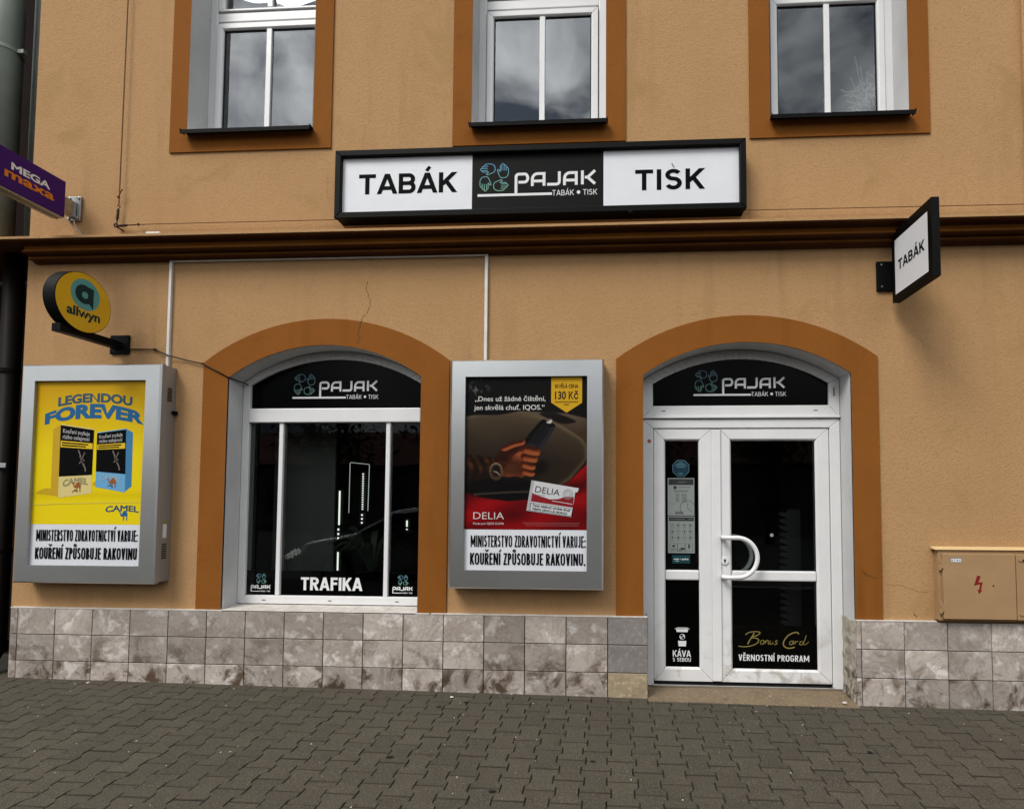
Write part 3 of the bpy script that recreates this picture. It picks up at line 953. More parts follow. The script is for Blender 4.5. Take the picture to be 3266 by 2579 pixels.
# ------------------------------------------------------------------ upper windows
def upper_window(a, b_, s_, curtain, idx):
    FY = 0.22
    gm = m_glass_thin if idx == 2 else m_glass
    w_ = mitre_frame('window', a, b_, s_ - 0.02, UTOP, 0.060, 0.060, 0.06, 0.06, FY, 0.08, m_pvc, bld, bead=0.008)
    bm = bmesh.new()
    box(bm, a + 0.0605, b_ - 0.0605, FY + 0.004, FY + 0.07, 5.222, 5.292)
    finish('transom', bm, m_pvc, w_, bevel=0.003)
    sx0, sx1 = a + 0.064, b_ - 0.064
    mitre_frame('sash', sx0, sx1, s_ + 0.02, 5.196, 0.053, 0.053, 0.07, 0.05, FY - 0.012, 0.06, m_pvc, w_, bead=0.012)
    mitre_frame('sash', sx0, sx1, 5.306, UTOP - 0.07, 0.053, 0.053, 0.02, 0.05, FY - 0.004, 0.06, m_pvc, w_, bead=0.012)
    gx0, gx1 = sx0 + 0.053, sx1 - 0.053
    mc = (gx0 + gx1) / 2
    bm = bmesh.new()
    box(bm, mc - 0.021, mc + 0.021, FY - 0.004, FY + 0.022, s_ + 0.09, 5.146)
    finish('glazing_bar', bm, m_pvc, w_, bevel=0.003)
    bm = bmesh.new()
    box(bm, mc - 0.021, mc + 0.021, FY - 0.004, FY + 0.022, 5.326, UTOP - 0.12)
    finish('glazing_bar', bm, m_pvc, w_, bevel=0.003)
    bm = bmesh.new()                     # black seal round the glass
    for (z0, z1) in ((s_ + 0.085, 5.150),):
        for q in ((gx0, gx0 + 0.008, z0, z1), (gx1 - 0.008, gx1, z0, z1), (gx0 + 0.008, gx1 - 0.008, z1 - 0.010, z1)):
            box(bm, q[0], q[1], FY + 0.0085, FY + 0.0125, q[2], q[3])
    finish('seal', bm, m_gasket, w_)
    pane('pane', gx0 - 0.004, mc - 0.0215, s_ + 0.08, 5.155, FY + 0.014, gm, w_)
    pane('pane', mc + 0.0215, gx1 + 0.004, s_ + 0.08, 5.155, FY + 0.014, gm, w_)
    pane('pane', gx0 - 0.004, gx1 + 0.004, 5.32, UTOP - 0.11, FY + 0.0235, gm, w_)
    # sheet metal sill: sloping apron with a folded front lip and upturned ends
    bm = bmesh.new()
    e0, e1 = a - 0.005, b_ + 0.012
    zf = s_ - 0.028
    hexa(bm, [(e0, -0.048, zf - 0.028), (e1, -0.048, zf - 0.028), (e1, -0.042, zf - 0.028), (e0, -0.042, zf - 0.028)],
         [(e0, -0.048, zf), (e1, -0.048, zf), (e1, -0.042, zf), (e0, -0.042, zf)])
    hexa(bm, [(e0, -0.048, zf - 0.001), (e1, -0.048, zf - 0.001), (e1 - 0.02, 0.215, zf + 0.036), (e0 + 0.006, 0.215, zf + 0.036)],
         [(e0, -0.048, zf + 0.003), (e1, -0.048, zf + 0.003), (e1 - 0.02, 0.215, zf + 0.04), (e0 + 0.006, 0.215, zf + 0.04)])
    box(bm, e0 - 0.002, e0 + 0.002, -0.050, -0.0, zf - 0.012, zf + 0.012)
    box(bm, e1 - 0.002, e1 + 0.004, -0.050, -0.0, zf - 0.012, zf + 0.012)
    finish('window_sill', bm, m_sheet, bld, bevel=0.001, seg=1)
    # the room behind
    bm = bmesh.new()
    q = (a - 0.6, b_ + 0.6, 0.42, 2.6, s_ - 0.8, UTOP + 0.2)
    box(bm, *q)
    bmesh.ops.delete(bm, geom=[f for f in bm.faces if f.calc_center_median().y < 0.45], context='FACES')
    bmesh.ops.reverse_faces(bm, faces=bm.faces)
    finish('room', bm, m_upper_room, bld)
    if curtain:
        bm = bmesh.new()
        n = 60
        pts = []
        for i in range(n + 1):
            x = gx0 + 0.055 + (gx1 - gx0 - 0.02) * i / n
            pts.append((x, 0.33 + 0.012 * math.sin(i * 1.15) + 0.006 * math.sin(i * 2.7)))
        vs = [[bm.verts.new((x, y, z)) for (x, y) in pts] for z in (s_ - 0.1, 5.24)]
        for i in range(n):
            bm.faces.new([vs[0][i], vs[0][i + 1], vs[1][i + 1], vs[1][i]])
        finish('curtain', bm, m_curtain, w_, smooth=True)
    return w_
for i, (a, b_, s_, *_r) in enumerate(UW):
    upper_window(a, b_, s_, i == 0, i)

# ------------------------------------------------------------------ shop window under the left arch
SY = 0.19
sw0, sw1 = -2.858, -1.396
fr = bmesh.new()
# head: outer arch to inner arch, jambs, transom, bottom rail
oa = seg_arch(sw0, sw1, 2.268, 2.508, 28); ia = seg_arch(-2.802, -1.452, 2.250, 2.447, 28)
pl = Plane((0, SY, 0))
for i in range(28):
    hexa(fr, [(p[0], SY, p[1]) for p in (oa[i], oa[i + 1], ia[i + 1], ia[i])], [(p[0], SY + 0.08, p[1]) for p in (oa[i], oa[i + 1], ia[i + 1], ia[i])])
prism_xz(fr, [(sw0, 0.575), (-2.802, 0.637), (-2.802, 2.250), (sw0, 2.268)], SY, SY + 0.08)
prism_xz(fr, [(sw1, 0.575), (sw1, 2.268), (-1.452, 2.250), (-1.452, 0.637)], SY, SY + 0.08)
prism_xz(fr, [(sw0, 0.575), (sw1, 0.575), (-1.452, 0.637), (-2.802, 0.637)], SY, SY + 0.08)
bmesh.ops.recalc_face_normals(fr, faces=fr.faces)
sw = finish('shop_window', fr, m_pvc, bld, bevel=0.004)
bm = bmesh.new(); box(bm, -2.8015, -1.4525, SY - 0.012, SY + 0.07, 1.958, 2.066)
finish('transom', bm, m_pvc, sw, bevel=0.006)
for xa in (-2.545, -1.704):
    bm = bmesh.new(); box(bm, xa - 0.0165, xa + 0.0165, SY + 0.002, SY + 0.06, 0.6375, 1.9575)
    finish('mullion', bm, m_pvc, sw, bevel=0.004)
bm = bmesh.new()
for xa in (-2.645, -2.128, -1.610): box(bm, xa - 0.014, xa + 0.014, SY - 0.001, SY + 0.01, 0.600, 0.606)
finish('drain_slot', bm, m_gasket, sw)
bm = bmesh.new()
put_fill(bm, Plane((0, SY + 0.026, 0)), [[(-2.806, 2.06), (-1.448, 2.06)] + seg_arch(-2.806, -1.448, 2.252, 2.450, 24)], 0)
tp = finish('pane', bm, m_blackfilm, sw, label='arched black film pane above the transom')
emblem(Plane((0, SY + 0.026, 0)), -2.478, 2.335, 0.682, tp, 0.001, True)
for (x0, x1) in ((-2.806, -2.5625), (-2.5275, -1.7215), (-1.6865, -1.448)):
    pn = pane('pane', x0, x1, 0.632, 1.9600, SY + 0.024, m_shopglass, sw)
    bm = bmesh.new(); face(bm, [(x0, SY + 0.0275, 0.632), (x1, SY + 0.0275, 0.632), (x1, SY + 0.0275, 0.823), (x0, SY + 0.0275, 0.823)])
    finish('film_band', bm, m_blackfilm, pn)
    if x1 - x0 < 0.4:
        pl = Plane((0, SY + 0.022, 0)); cx = (x0 + x1) / 2 + (0.000 if x0 < -2 else -0.008)
        k = 0.00036
        bm = bmesh.new()
        put_hands(bm, pl, [(cx - 0.020, 0.781, 90), (cx + 0.020, 0.779, 0), (cx - 0.020, 0.743, 180), (cx + 0.022, 0.741, -90)], k * 0.47, 0.0032, 0.0)
        finish('hands_emblem', bm, m_handsdim, pn)
        bm = bmesh.new()
        k = 0.155 / 1220.0
        f = lambda x, y: (cx - 0.079 + (x - 670) * k, 0.712 - (y - 195) * k)
        put_capitals(bm, pl, f, k, 58, 0.0004, stem=560)
        put_poly(bm, pl, rect(f(662, 0)[0], f(1230, 0)[0], 0.6625, 0.6675), 0.0008)
        put_text(bm, pl, 'TABÁK • TISK', f(1240, 0)[0], 0.661, 0.082, 0.010, 0.0006, 0.01)
        finish('shop_lettering', bm, m_white_ink, pn)
    else:
        bm = bmesh.new(); put_sans(bm, Plane((0, SY + 0.022, 0)), 'TRAFIKA', -2.370, 0.677, 0.480, 0.098, 0.215, 0.185, 0.09, 0.0004)
        finish('lettering', bm, m_white_ink, pn)
# sill tiles
for i in range(6):
    x0 = -2.866 + i * 0.2445
    bm = bmesh.new()
    hexa(bm, [(x0 + 0.002, 0.000, 0.5645), (x0 + 0.2425, 0.000, 0.5645), (x0 + 0.2425 + 0.0, 0.192, 0.574), (x0 + 0.002, 0.192, 0.574)],
         [(x0 + 0.002, 0.000, 0.5745), (x0 + 0.2425, 0.000, 0.5745), (x0 + 0.2425 + 0.0, 0.192, 0.584), (x0 + 0.002, 0.192, 0.584)])
    bmesh.ops.translate(bm, verts=bm.verts, vec=(0, 0.0, -0.013))
    finish('sill_tile', bm, m_ledge, bld, bevel=0.001, seg=1)

# shop interior: dark room with a few lit things in it
bm = bmesh.new(); box(bm, -3.9, 2.6, 0.36, 4.6, -0.05, 2.95)
bmesh.ops.delete(bm, geom=[f for f in bm.faces if f.calc_center_median().y < 0.4], context='FACES')
bmesh.ops.reverse_faces(bm, faces=bm.faces)
finish('shop_room', bm, m_dark_room, bld)
bm = bmesh.new()
for (x0, x1, z0, z1) in ((-3.9, -2.87, -0.05, 2.95), (-1.386, 0.215, -0.05, 2.95), (1.68, 2.6, -0.05, 2.95), (-2.87, -1.386, -0.05, 0.55), (-2.87, -1.386, 2.515, 2.95), (0.215, 1.68, 2.5, 2.95)):
    face(bm, [(x0, 0.362, z0), (x1, 0.362, z0), (x1, 0.362, z1), (x0, 0.362, z1)])
finish('inner_wall', bm, m_dark_room, bld)

# ------------------------------------------------------------------ door under the right arch
DY = 0.215
d0, d1 = 0.224, 1.671
fr = bmesh.new()
oa = seg_arch(d0, d1, 2.268, 2.494, 28); ia = seg_arch(0.306, 1.594, 2.243, 2.426, 28)
for i in range(28):
    q = (oa[i], oa[i + 1], ia[i + 1], ia[i])
    hexa(fr, [(p[0], DY, p[1]) for p in q], [(p[0], DY + 0.08, p[1]) for p in q])
prism_xz(fr, [(d0, 1.980), (0.306, 2.076), (0.306, 2.243), (d0, 2.268)], DY, DY + 0.08)
prism_xz(fr, [(d1, 1.980), (d1, 2.268), (1.594, 2.243), (1.594, 2.076)], DY, DY + 0.08)
prism_xz(fr, [(d0, 1.980), (d1, 1.980), (1.594, 2.076), (0.306, 2.076)], DY, DY + 0.08)
bmesh.ops.recalc_face_normals(fr, faces=fr.faces)
fan = finish('transom_window', fr, m_pvc, bld, bevel=0.005)
bm = bmesh.new(); box(bm, d0 + 0.002, d1 - 0.001, DY - 0.016, DY - 0.0005, 1.981, 1.998)
finish('drip_rail', bm, m_pvc, fan, bevel=0.004)
bm = bmesh.new()
for xa in (0.385, 1.497): box(bm, xa - 0.014, xa + 0.014, DY - 0.001, DY + 0.01, 2.034, 2.040)
finish('drain_slot', bm, m_gasket, fan)
bm = bmesh.new(); box(bm, 1.623, 1.637, DY - 0.003, DY + 0.002, 2.142, 2.208)
finish('worn_patch', bm, mat('pinkish_scuff', (0.36, 0.27, 0.24), 0.7), fan)
bm = bmesh.new()
put_fill(bm, Plane((0, DY + 0.022, 0)), [[(0.300, 2.070), (1.600, 2.070)] + seg_arch(0.300, 1.600, 2.246, 2.430, 24)], 0)
tp = finish('pane', bm, m_blackfilm, fan)
emblem(Plane((0, DY + 0.022, 0)), 0.610, 2.341, 0.682, tp, 0.001, True)
# door frame: jambs and head
bm = bmesh.new()
hexa(bm, [(d0 + 0.004, DY, 0.02), (0.308, DY, 0.02), (0.308, DY, 1.908), (d0 + 0.004, DY, 1.974)], [(d0 + 0.004, DY + 0.08, 0.02), (0.308, DY + 0.08, 0.02), (0.308, DY + 0.08, 1.908), (d0 + 0.004, DY + 0.08, 1.974)])
hexa(bm, [(1.594, DY, 0.02), (d1 - 0.002, DY, 0.02), (d1 - 0.002, DY, 1.974), (1.594, DY, 1.908)], [(1.594, DY + 0.08, 0.02), (d1 - 0.002, DY + 0.08, 0.02), (d1 - 0.002, DY + 0.08, 1.974), (1.594, DY + 0.08, 1.908)])
hexa(bm, [(d0 + 0.0055, DY, 1.9745), (0.3085, DY, 1.9088), (1.5935, DY, 1.9088), (d1 - 0.0035, DY, 1.9745)], [(d0 + 0.0055, DY + 0.08, 1.9745), (0.3085, DY + 0.08, 1.9088), (1.5935, DY + 0.08, 1.9088), (d1 - 0.0035, DY + 0.08, 1.9745)])
bmesh.ops.recalc_face_normals(bm, faces=bm.faces)
finish('door_frame', bm, m_pvc, bld, bevel=0.004)
bm = bmesh.new(); box(bm, 0.30, 1.60, DY - 0.01, DY + 0.09, 0.016, 0.032)
finish('threshold', bm, m_alu, bld, bevel=0.002)
bm = bmesh.new(); box(bm, 0.309, 1.593, DY + 0.03, DY + 0.06, 0.032, 0.060)
finish('door_gap', bm, m_gasket, bld)
LY = DY + 0.008

def leaf(x0, x1, z0, z1, wl, wr, wb, wt, name):
    return mitre_frame('door_leaf', x0, x1, z0, z1, wl, wr, wb, wt, LY, 0.06, m_pvc_door, bld, bead=0.016, bev=0.003, gap=0.0009)
LL = leaf(0.311, 0.741, 0.052, 1.904, 0.086, 0.097, 0.100, 0.088, 'left')
RL = leaf(0.797, 1.590, 0.052, 1.904, 0.085, 0.098, 0.096, 0.088, 'right')
for (pa, x0, x1) in ((LL, 0.3985, 0.6425), (RL, 0.8835, 1.4905)):
    bm = bmesh.new(); box(bm, x0, x1, LY + 0.001, LY + 0.05, 0.784, 0.858)
    finish('mid_rail', bm, m_pvc, pa, bevel=0.010)
bm = bmesh.new(); box(bm, 0.737, 0.803, LY - 0.012, LY - 0.001, 0.060, 1.898)
finish('cover_strip', bm, m_pvc, LL, bevel=0.004)
pLU = pane('pane', 0.392, 0.650, 0.855, 1.822, LY + 0.018, m_shopglass, LL)
pLL = pane('pane', 0.392, 0.650, 0.146, 0.790, LY + 0.018, m_blackfilm, LL)
pRU = pane('pane', 0.876, 1.498, 0.855, 1.822, LY + 0.018, m_shopglass, RL)
pRL = pane('pane', 0.876, 1.498, 0.146, 0.790, LY + 0.018, m_shopglass, RL)
bm = bmesh.new(); face(bm, [(0.876, LY + 0.0215, 0.146), (1.498, LY + 0.0215, 0.146), (1.498, LY + 0.0215, 0.46), (0.876, LY + 0.0215, 0.46)])
finish('film_band', bm, m_blackfilm, pRL)
# D-shaped pull handle, with its twin on the inside
def dhandle(y, x0, name, m):
    bm = bmesh.new()
    pts = [(x0 - 0.002, LY + (0.0 if y < LY else 0.05), 1.103), (x0, y, 1.103), (x0 + 0.05, y, 1.103)]
    cz, rr = 0.960, 0.143
    pts += [(x0 + 0.095 + rr * math.sin(R(a)), y, cz + rr * math.cos(R(a))) for a in range(0, 181, 10)]
    pts += [(x0 + 0.05, y, 0.817), (x0, y, 0.817), (x0 - 0.002, LY + (0.0 if y < LY else 0.05), 0.817)]
    tube(bm, pts, 0.0165, 14)
    return finish(name, bm, m, RL, smooth=True)
dhandle(LY - 0.065, 0.812, 'handle', m_pvc)
dhandle(LY + 0.115, 0.812, 'inner_handle', m_pvc)
bm = bmesh.new()
cyl(bm, (0.829, LY - 0.009, 0.929), (0, 1, 0), 0.027, 0.010, 28)
lk = finish('lock', bm, m_pvc, RL, bevel=0.002)
bm = bmesh.new()
pl = Plane((0, LY - 0.0095, 0))
put_poly(bm, pl, disc((0.829, 0.934), 0.0085), 0.0004); put_poly(bm, pl, [(0.8245, 0.915), (0.8335, 0.915), (0.8325, 0.931), (0.8255, 0.931)], 0.0007)
finish('keyhole', bm, m_gasket, lk)
bm = bmesh.new(); cyl(bm, (0.278, DY - 0.002, 1.812), (0, 1, 0), 0.014, 0.004, 20)
finish('orange_plug', bm, mat('orange_plug', (0.42, 0.13, 0.03), 0.6), bld)
bm = bmesh.new(); cyl(bm, (1.176, LY + 0.0165, 1.119), (0, 1, 0), 0.013, 0.001, 18)
finish('dot_sticker', bm, flat('grey_sticker', (0.33, 0.33, 0.33)), pRU)
# print on the door panes
pd = Plane((0, LY + 0.017, 0))
b1 = bmesh.new()
put_sans(b1, pd, 'KÁVA', 0.449, 0.224, 0.132, 0.047, 0.165, 0.15, 0.06, 0.0004)
put_sans(b1, pd, 'S SEBOU', 0.449, 0.190, 0.132, 0.027, 0.165, 0.15, 0.16, 0.0004)
finish('lettering', b1, m_white_ink, pLL)
b1 = bmesh.new()
put_poly(b1, pd, [(0.492, 0.300), (0.545, 0.300), (0.549, 0.340), (0.488, 0.340)], 0.0004)
put_poly(b1, pd, [(0.478, 0.404), (0.558, 0.404), (0.562, 0.424), (0.474, 0.424)], 0.0004)
put_poly(b1, pd, smooth_poly([(0.468, 0.424), (0.568, 0.424), (0.562, 0.434), (0.548, 0.438), (0.488, 0.438), (0.474, 0.434)], 4), 0.0007, 1)
put_poly(b1, pd, disc((0.519, 0.370), 0.020), 0.0004)
put_poly(b1, pd, [(p[0] * 0.8 - (p[1] - 0.370) * 0.35 + 0.1038, p[1]) for p in disc((0.519, 0.370), 0.0165)], 0.0007, 2)
put_stroke(b1, pd, [(0.509, 0.359), (0.516, 0.369), (0.522, 0.371), (0.529, 0.381)], 0.0035, 0.0010)
finish('cup_sign', b1, [m_white_ink, flat('light_grey_vinyl', (0.45, 0.46, 0.46)), m_ink], pLL)
m_gold = flat('gold_vinyl', (0.24, 0.19, 0.055))
b1 = bmesh.new()
put_sans(b1, pd, 'VĚRNOSTNÍ PROGRAM', 0.927, 0.205, 0.506, 0.045, 0.165, 0.15, 0.14, 0.0004)
finish('lettering', b1, m_white_ink, pRL)
b1 = bmesh.new()
def script(u, v): return (0.927 + u * 0.504, 0.297 + v * 0.122)
SC = [  # handwriting as pen strokes, unit box
    ([(0.10, 0.78), (0.16, 0.93), (0.26, 0.98), (0.31, 0.92), (0.28, 0.78), (0.19, 0.62), (0.26, 0.58), (0.29, 0.46), (0.26, 0.28), (0.18, 0.13), (0.08, 0.07), (0.00, 0.10)], 0.0065),
    ([(0.225, 0.90), (0.20, 0.70), (0.16, 0.45), (0.13, 0.22)], 0.008),
    ([(0.36, 0.48), (0.32, 0.42), (0.315, 0.28), (0.34, 0.24), (0.365, 0.36), (0.36, 0.48)], 0.005),
    ([(0.385, 0.46), (0.375, 0.26), (0.40, 0.44), (0.425, 0.46), (0.425, 0.26), (0.44, 0.26)], 0.005),
    ([(0.455, 0.46), (0.45, 0.30), (0.47, 0.25), (0.49, 0.34), (0.495, 0.46), (0.49, 0.26)], 0.005),
    ([(0.56, 0.46), (0.535, 0.46), (0.53, 0.38), (0.55, 0.34), (0.545, 0.26), (0.51, 0.24)], 0.005),
    ([(0.86, 0.86), (0.845, 0.96), (0.79, 0.95), (0.71, 0.78), (0.655, 0.50), (0.64, 0.25), (0.67, 0.08), (0.73, 0.03), (0.80, 0.10)], 0.0085),
    ([(0.775, 0.46), (0.735, 0.42), (0.73, 0.26), (0.76, 0.26), (0.785, 0.46), (0.78, 0.26)], 0.005),
    ([(0.81, 0.46), (0.80, 0.26), (0.82, 0.42), (0.85, 0.46)], 0.005),
    ([(0.92, 0.42), (0.885, 0.44), (0.87, 0.28), (0.90, 0.25), (0.935, 0.45), (0.965, 0.80)], 0.005),
    ([(0.935, 0.45), (0.925, 0.28), (0.96, 0.28), (1.0, 0.44)], 0.004)]
def spl(pts, n=5):
    o = []
    for i in range(len(pts) - 1):
        p0, p1, p2, p3 = Vector(pts[max(i - 1, 0)]), Vector(pts[i]), Vector(pts[i + 1]), Vector(pts[min(i + 2, len(pts) - 1)])
        for q in range(n):
            t_ = q / n
            o.append(tuple(0.5 * ((2 * p1) + (p2 - p0) * t_ + (2 * p0 - 5 * p1 + 4 * p2 - p3) * t_ ** 2 + (3 * p1 - p0 - 3 * p2 + p3) * t_ ** 3)))
    return o + [tuple(pts[-1])]
for i, (l, wd) in enumerate(SC):
    put_stroke(b1, pd, [script(*p) for p in spl(l)], wd, 0.0004 + i * 0.00015)
finish('script_lettering', b1, m_gold, pRL)
# notices on the left leaf
m_note = flat('grey_notice_paper', (0.25, 0.275, 0.265))
m_note_ink = flat('notice_ink', (0.03, 0.035, 0.035))
m_note_mid = flat('notice_grey', (0.13, 0.145, 0.14))
m_blue_st = flat('dark_blue_sticker', (0.008, 0.035, 0.055))
m_blue_ink = flat('pale_blue_ink', (0.09, 0.20, 0.25))
b1 = bmesh.new()
oc = [(0.5145 + 0.067 * math.cos(R(22.5 + 45 * i)), 1.611 + 0.067 * math.sin(R(22.5 + 45 * i))) for i in range(8)]
put_poly(b1, pd, oc, 0.0004, 1)
put_poly(b1, pd, [(0.5145 + (x - 0.5145) * 0.95, 1.611 + (z - 1.611) * 0.95) for x, z in oc], 0.0007, 0)
for k, (zz, wd) in enumerate(((1.652, 0.03), (1.640, 0.06), (1.628, 0.085), (1.616, 0.06))):
    put_poly(b1, pd, rect(0.5145 - wd / 2, 0.5145 + wd / 2, zz, zz + 0.005), 0.0010, 1)
put_text(b1, pd, '18+', 0.497, 1.562, 0.034, 0.016, 0.0010, 0.02, 1)
finish('octagonal_sticker', b1, [m_blue_st, m_blue_ink], pLU)
b1 = bmesh.new()
put_poly(b1, pd, rect(0.416, 0.613, 1.259, 1.538), 0.0004)
put_poly(b1, pd, rect(0.423, 0.607, 1.486, 1.531), 0.0007, 1)
put_text(b1, pd, 'PAJAK', 0.500, 1.505, 0.058, 0.010, 0.0010, 0.02, 2)
put_poly(b1, pd, rect(0.475, 0.53, 1.500, 1.5015), 0.0010, 2)
put_poly(b1, pd, rect(0.459, 0.482, 1.456, 1.478), 0.0007, 1)
put_poly(b1, pd, rect(0.490, 0.585, 1.466, 1.472), 0.0007, 2)
put_text(b1, pd, 'PROVOZNÍ DOBA', 0.463, 1.436, 0.104, 0.010, 0.0007, 0.03, 1)
for k in range(7):
    zz = 1.424 - k * 0.010
    put_poly(b1, pd, rect(0.474, 0.502, zz - 0.005, zz), 0.0007, 2)
    put_poly(b1, pd, rect(0.518, 0.558, zz - 0.005, zz), 0.0007, 2)
ck = [(0.562 + 0.055 * math.cos(R(a)), 1.315 + 0.055 * math.sin(R(a))) for a in range(22, 250, 12)]
put_stroke(b1, pd, ck, 0.003, 0.0007, 1)
put_stroke(b1, pd, [(0.562, 1.352), (0.562, 1.315), (0.600, 1.280)], 0.003, 0.0008, 1)
put_poly(b1, pd, rect(0.428, 0.47, 1.345, 1.348), 0.0007, 2)
put_poly(b1, pd, rect(0.470, 0.530, 1.268, 1.290), 0.0007, 2)
finish('opening_hours_notice', b1, [m_note, m_note_ink, m_note_mid], pLU)
b1 = bmesh.new()
put_poly(b1, pd, rect(0.417, 0.614, 0.981, 1.253), 0.0004)
put_poly(b1, pd, rect(0.424, 0.608, 1.218, 1.246), 0.0007, 1)
put_poly(b1, pd, rect(0.434, 0.54, 1.229, 1.234), 0.0010, 2); put_poly(b1, pd, rect(0.565, 0.60, 1.229, 1.234), 0.0010, 2)
for r_ in range(3):
    for c_ in range(4):
        c0 = (0.448 + c_ * 0.0445, 1.186 - r_ * 0.046)
        put_stroke(b1, pd, disc(c0, 0.0155, 16), 0.0022, 0.0007, 2, True)
        put_poly(b1, pd, [(c0[0] - 0.007, c0[1] - 0.005 * ((r_ + c_) % 2)), (c0[0] + 0.006, c0[1] - 0.006), (c0[0] + 0.007, c0[1] + 0.005), (c0[0] - 0.003 * (c_ % 2), c0[1] + 0.008)], 0.0010, 1 if (r_ * 3 + c_) % 4 else 2)
        put_poly(b1, pd, rect(c0[0] - 0.014, c0[0] + 0.014, c0[1] - 0.023, c0[1] - 0.0205), 0.0007, 2)
for c_ in range(3):
    put_stroke(b1, pd, rect(0.430 + c_ * 0.0575, 0.4845 + c_ * 0.0575, 0.994, 1.052), 0.002, 0.0007, 1, True)
put_poly(b1, pd, smooth_poly([(0.445, 1.035), (0.465, 1.042), (0.470, 1.033), (0.462, 1.026), (0.450, 1.028)], 3), 0.001, 1)
put_poly(b1, pd, smooth_poly([(0.495, 0.998), (0.505, 1.018), (0.520, 1.022), (0.535, 1.014), (0.520, 1.000)], 3), 0.001, 2)
put_poly(b1, pd, rect(0.512, 0.539, 1.007, 1.021), 0.0013, 1)
put_poly(b1, pd, rect(0.566, 0.578, 1.016, 1.046), 0.001, 1)
put_poly(b1, pd, rect(0.438, 0.475, 1.004, 1.014), 0.001, 2)
finish('services_notice', b1, [m_note, m_note_ink, m_note_mid], pLU)
b1 = bmesh.new()
put_poly(b1, pd, rect(0.448, 0.579, 0.906, 0.968), 0.0004)
put_text(b1, pd, 'one • point', 0.460, 0.932, 0.108, 0.013, 0.0007, 0.03, 1)
put_poly(b1, pd, rect(0.472, 0.496, 0.921, 0.924), 0.0007, 1)
finish('one_point_sticker', b1, [flat('dark_teal_sticker', (0.008, 0.05, 0.06)), m_white_ink], pLU)

# doorstep and broken plinth corner
bm = bmesh.new()
hexa(bm, [(0.252, -0.045, -0.06), (1.668, -0.045, -0.06), (1.668, 0.36, -0.06), (0.252, 0.36, -0.06)],
     [(0.252, -0.045, gz(0.25, -0.045) + 0.004), (1.668, -0.045, gz(1.66, -0.045) + 0.006), (1.668, 0.36, 0.026), (0.252, 0.36, 0.018)])
finish('doorstep', bm, m_step, bld, bevel=0.004)
bm = bmesh.new()
n = 14
rows = []
for i in range(n):
    z = -0.03 + 0.580 * i / (n - 1)
    t_ = i / (n - 1)
    a = 1.662 + random.uniform(-0.006, 0.003)
    rows.append([bm.verts.new((a, 0.212, z)), bm.verts.new((a + random.uniform(-0.008, 0.004), 0.135 + random.uniform(-0.02, 0.02), z + random.uniform(-0.006, 0.006))),
                 bm.verts.new((a + random.uniform(-0.010, 0.004), 0.070 + random.uniform(-0.015, 0.015), z + random.uniform(-0.006, 0.006))),
                 bm.verts.new((1.668 + random.uniform(-0.008, 0.002), 0.014 + random.uniform(-0.006, 0.010), z)), bm.verts.new((1.676, 0.012, z))])
for i in range(n - 1):
    for k in range(4):
        bm.faces.new([rows[i][k], rows[i][k + 1], rows[i + 1][k + 1], rows[i + 1][k]])
bm.faces.new(rows[-1])
finish('broken_corner', bm, m_broken, bld, label='crumbled plinth corner with bare render beside the door')

# ================================================================== FASCIA SIGN
fs = thing('fascia_sign', 'long black framed sign box above the cornice reading TABÁK and TISK on white', 'sign', (-0.54, -0.03, 3.41))
bm = bmesh.new()
fx0, fx1, fz0, fz1 = -2.018, 0.936, 3.407, 3.911
box(bm, fx0 + 0.006, fx1 - 0.006, -0.066, WY - 0.001, fz0 + 0.006, fz1 - 0.006)
finish('case', bm, m_black, fs)
mitre_frame('frame', fx0, fx1, fz0, fz1, 0.044, 0.044, 0.044, 0.044, -0.100, 0.034, m_black, fs, bead=0.004, bev=0.003, gap=0.0008)
PYF = -0.0675
for (x0, x1, m, nm) in ((-1.9735, -1.0125, m_sign_white, 'white_panel'), (-1.0115, -0.0635, m_sign_black, 'black_panel'), (-0.0625, 0.8915, m_sign_white, 'white_panel')):
    bm = bmesh.new(); face(bm, [(x0, PYF, fz0 + 0.045), (x1, PYF, fz0 + 0.045), (x1, PYF, fz1 - 0.045), (x0, PYF, fz1 - 0.045)])
    o = finish(nm, bm, m, fs)
    pl = Plane((0, PYF, 0))
    if nm == 'black_panel':
        emblem(pl, -0.971, 3.793, 0.864, o, 0.001)
    else:
        b = bmesh.new()
        if x0 < -1: put_sans(b, pl, 'TABÁK', -1.851, 3.594, 0.728, 0.150, 0.215, 0.19, 0.085, 0.001)
        else: put_sans(b, pl, 'TISK', 0.163, 3.570, 0.490, 0.150, 0.215, 0.19, 0.17, 0.001)
        finish('lettering', b, m_ink, o)
bm = bmesh.new(); put_poly(bm, Plane((0, PYF, 0)), [(0.418, 3.764), (0.430, 3.760), (0.436, 3.742), (0.446, 3.730), (0.436, 3.727), (0.424, 3.742)], 0.0012)
finish('smudge', bm, flat('grey_smudge', (0.28, 0.29, 0.30)), fs)
bm = bmesh.new(); cyl(bm, (0.130, -0.094, 3.392), (0, 0, 1), 0.017, 0.016, 18)
finish('sign_knob', bm, m_black, fs, bevel=0.003)

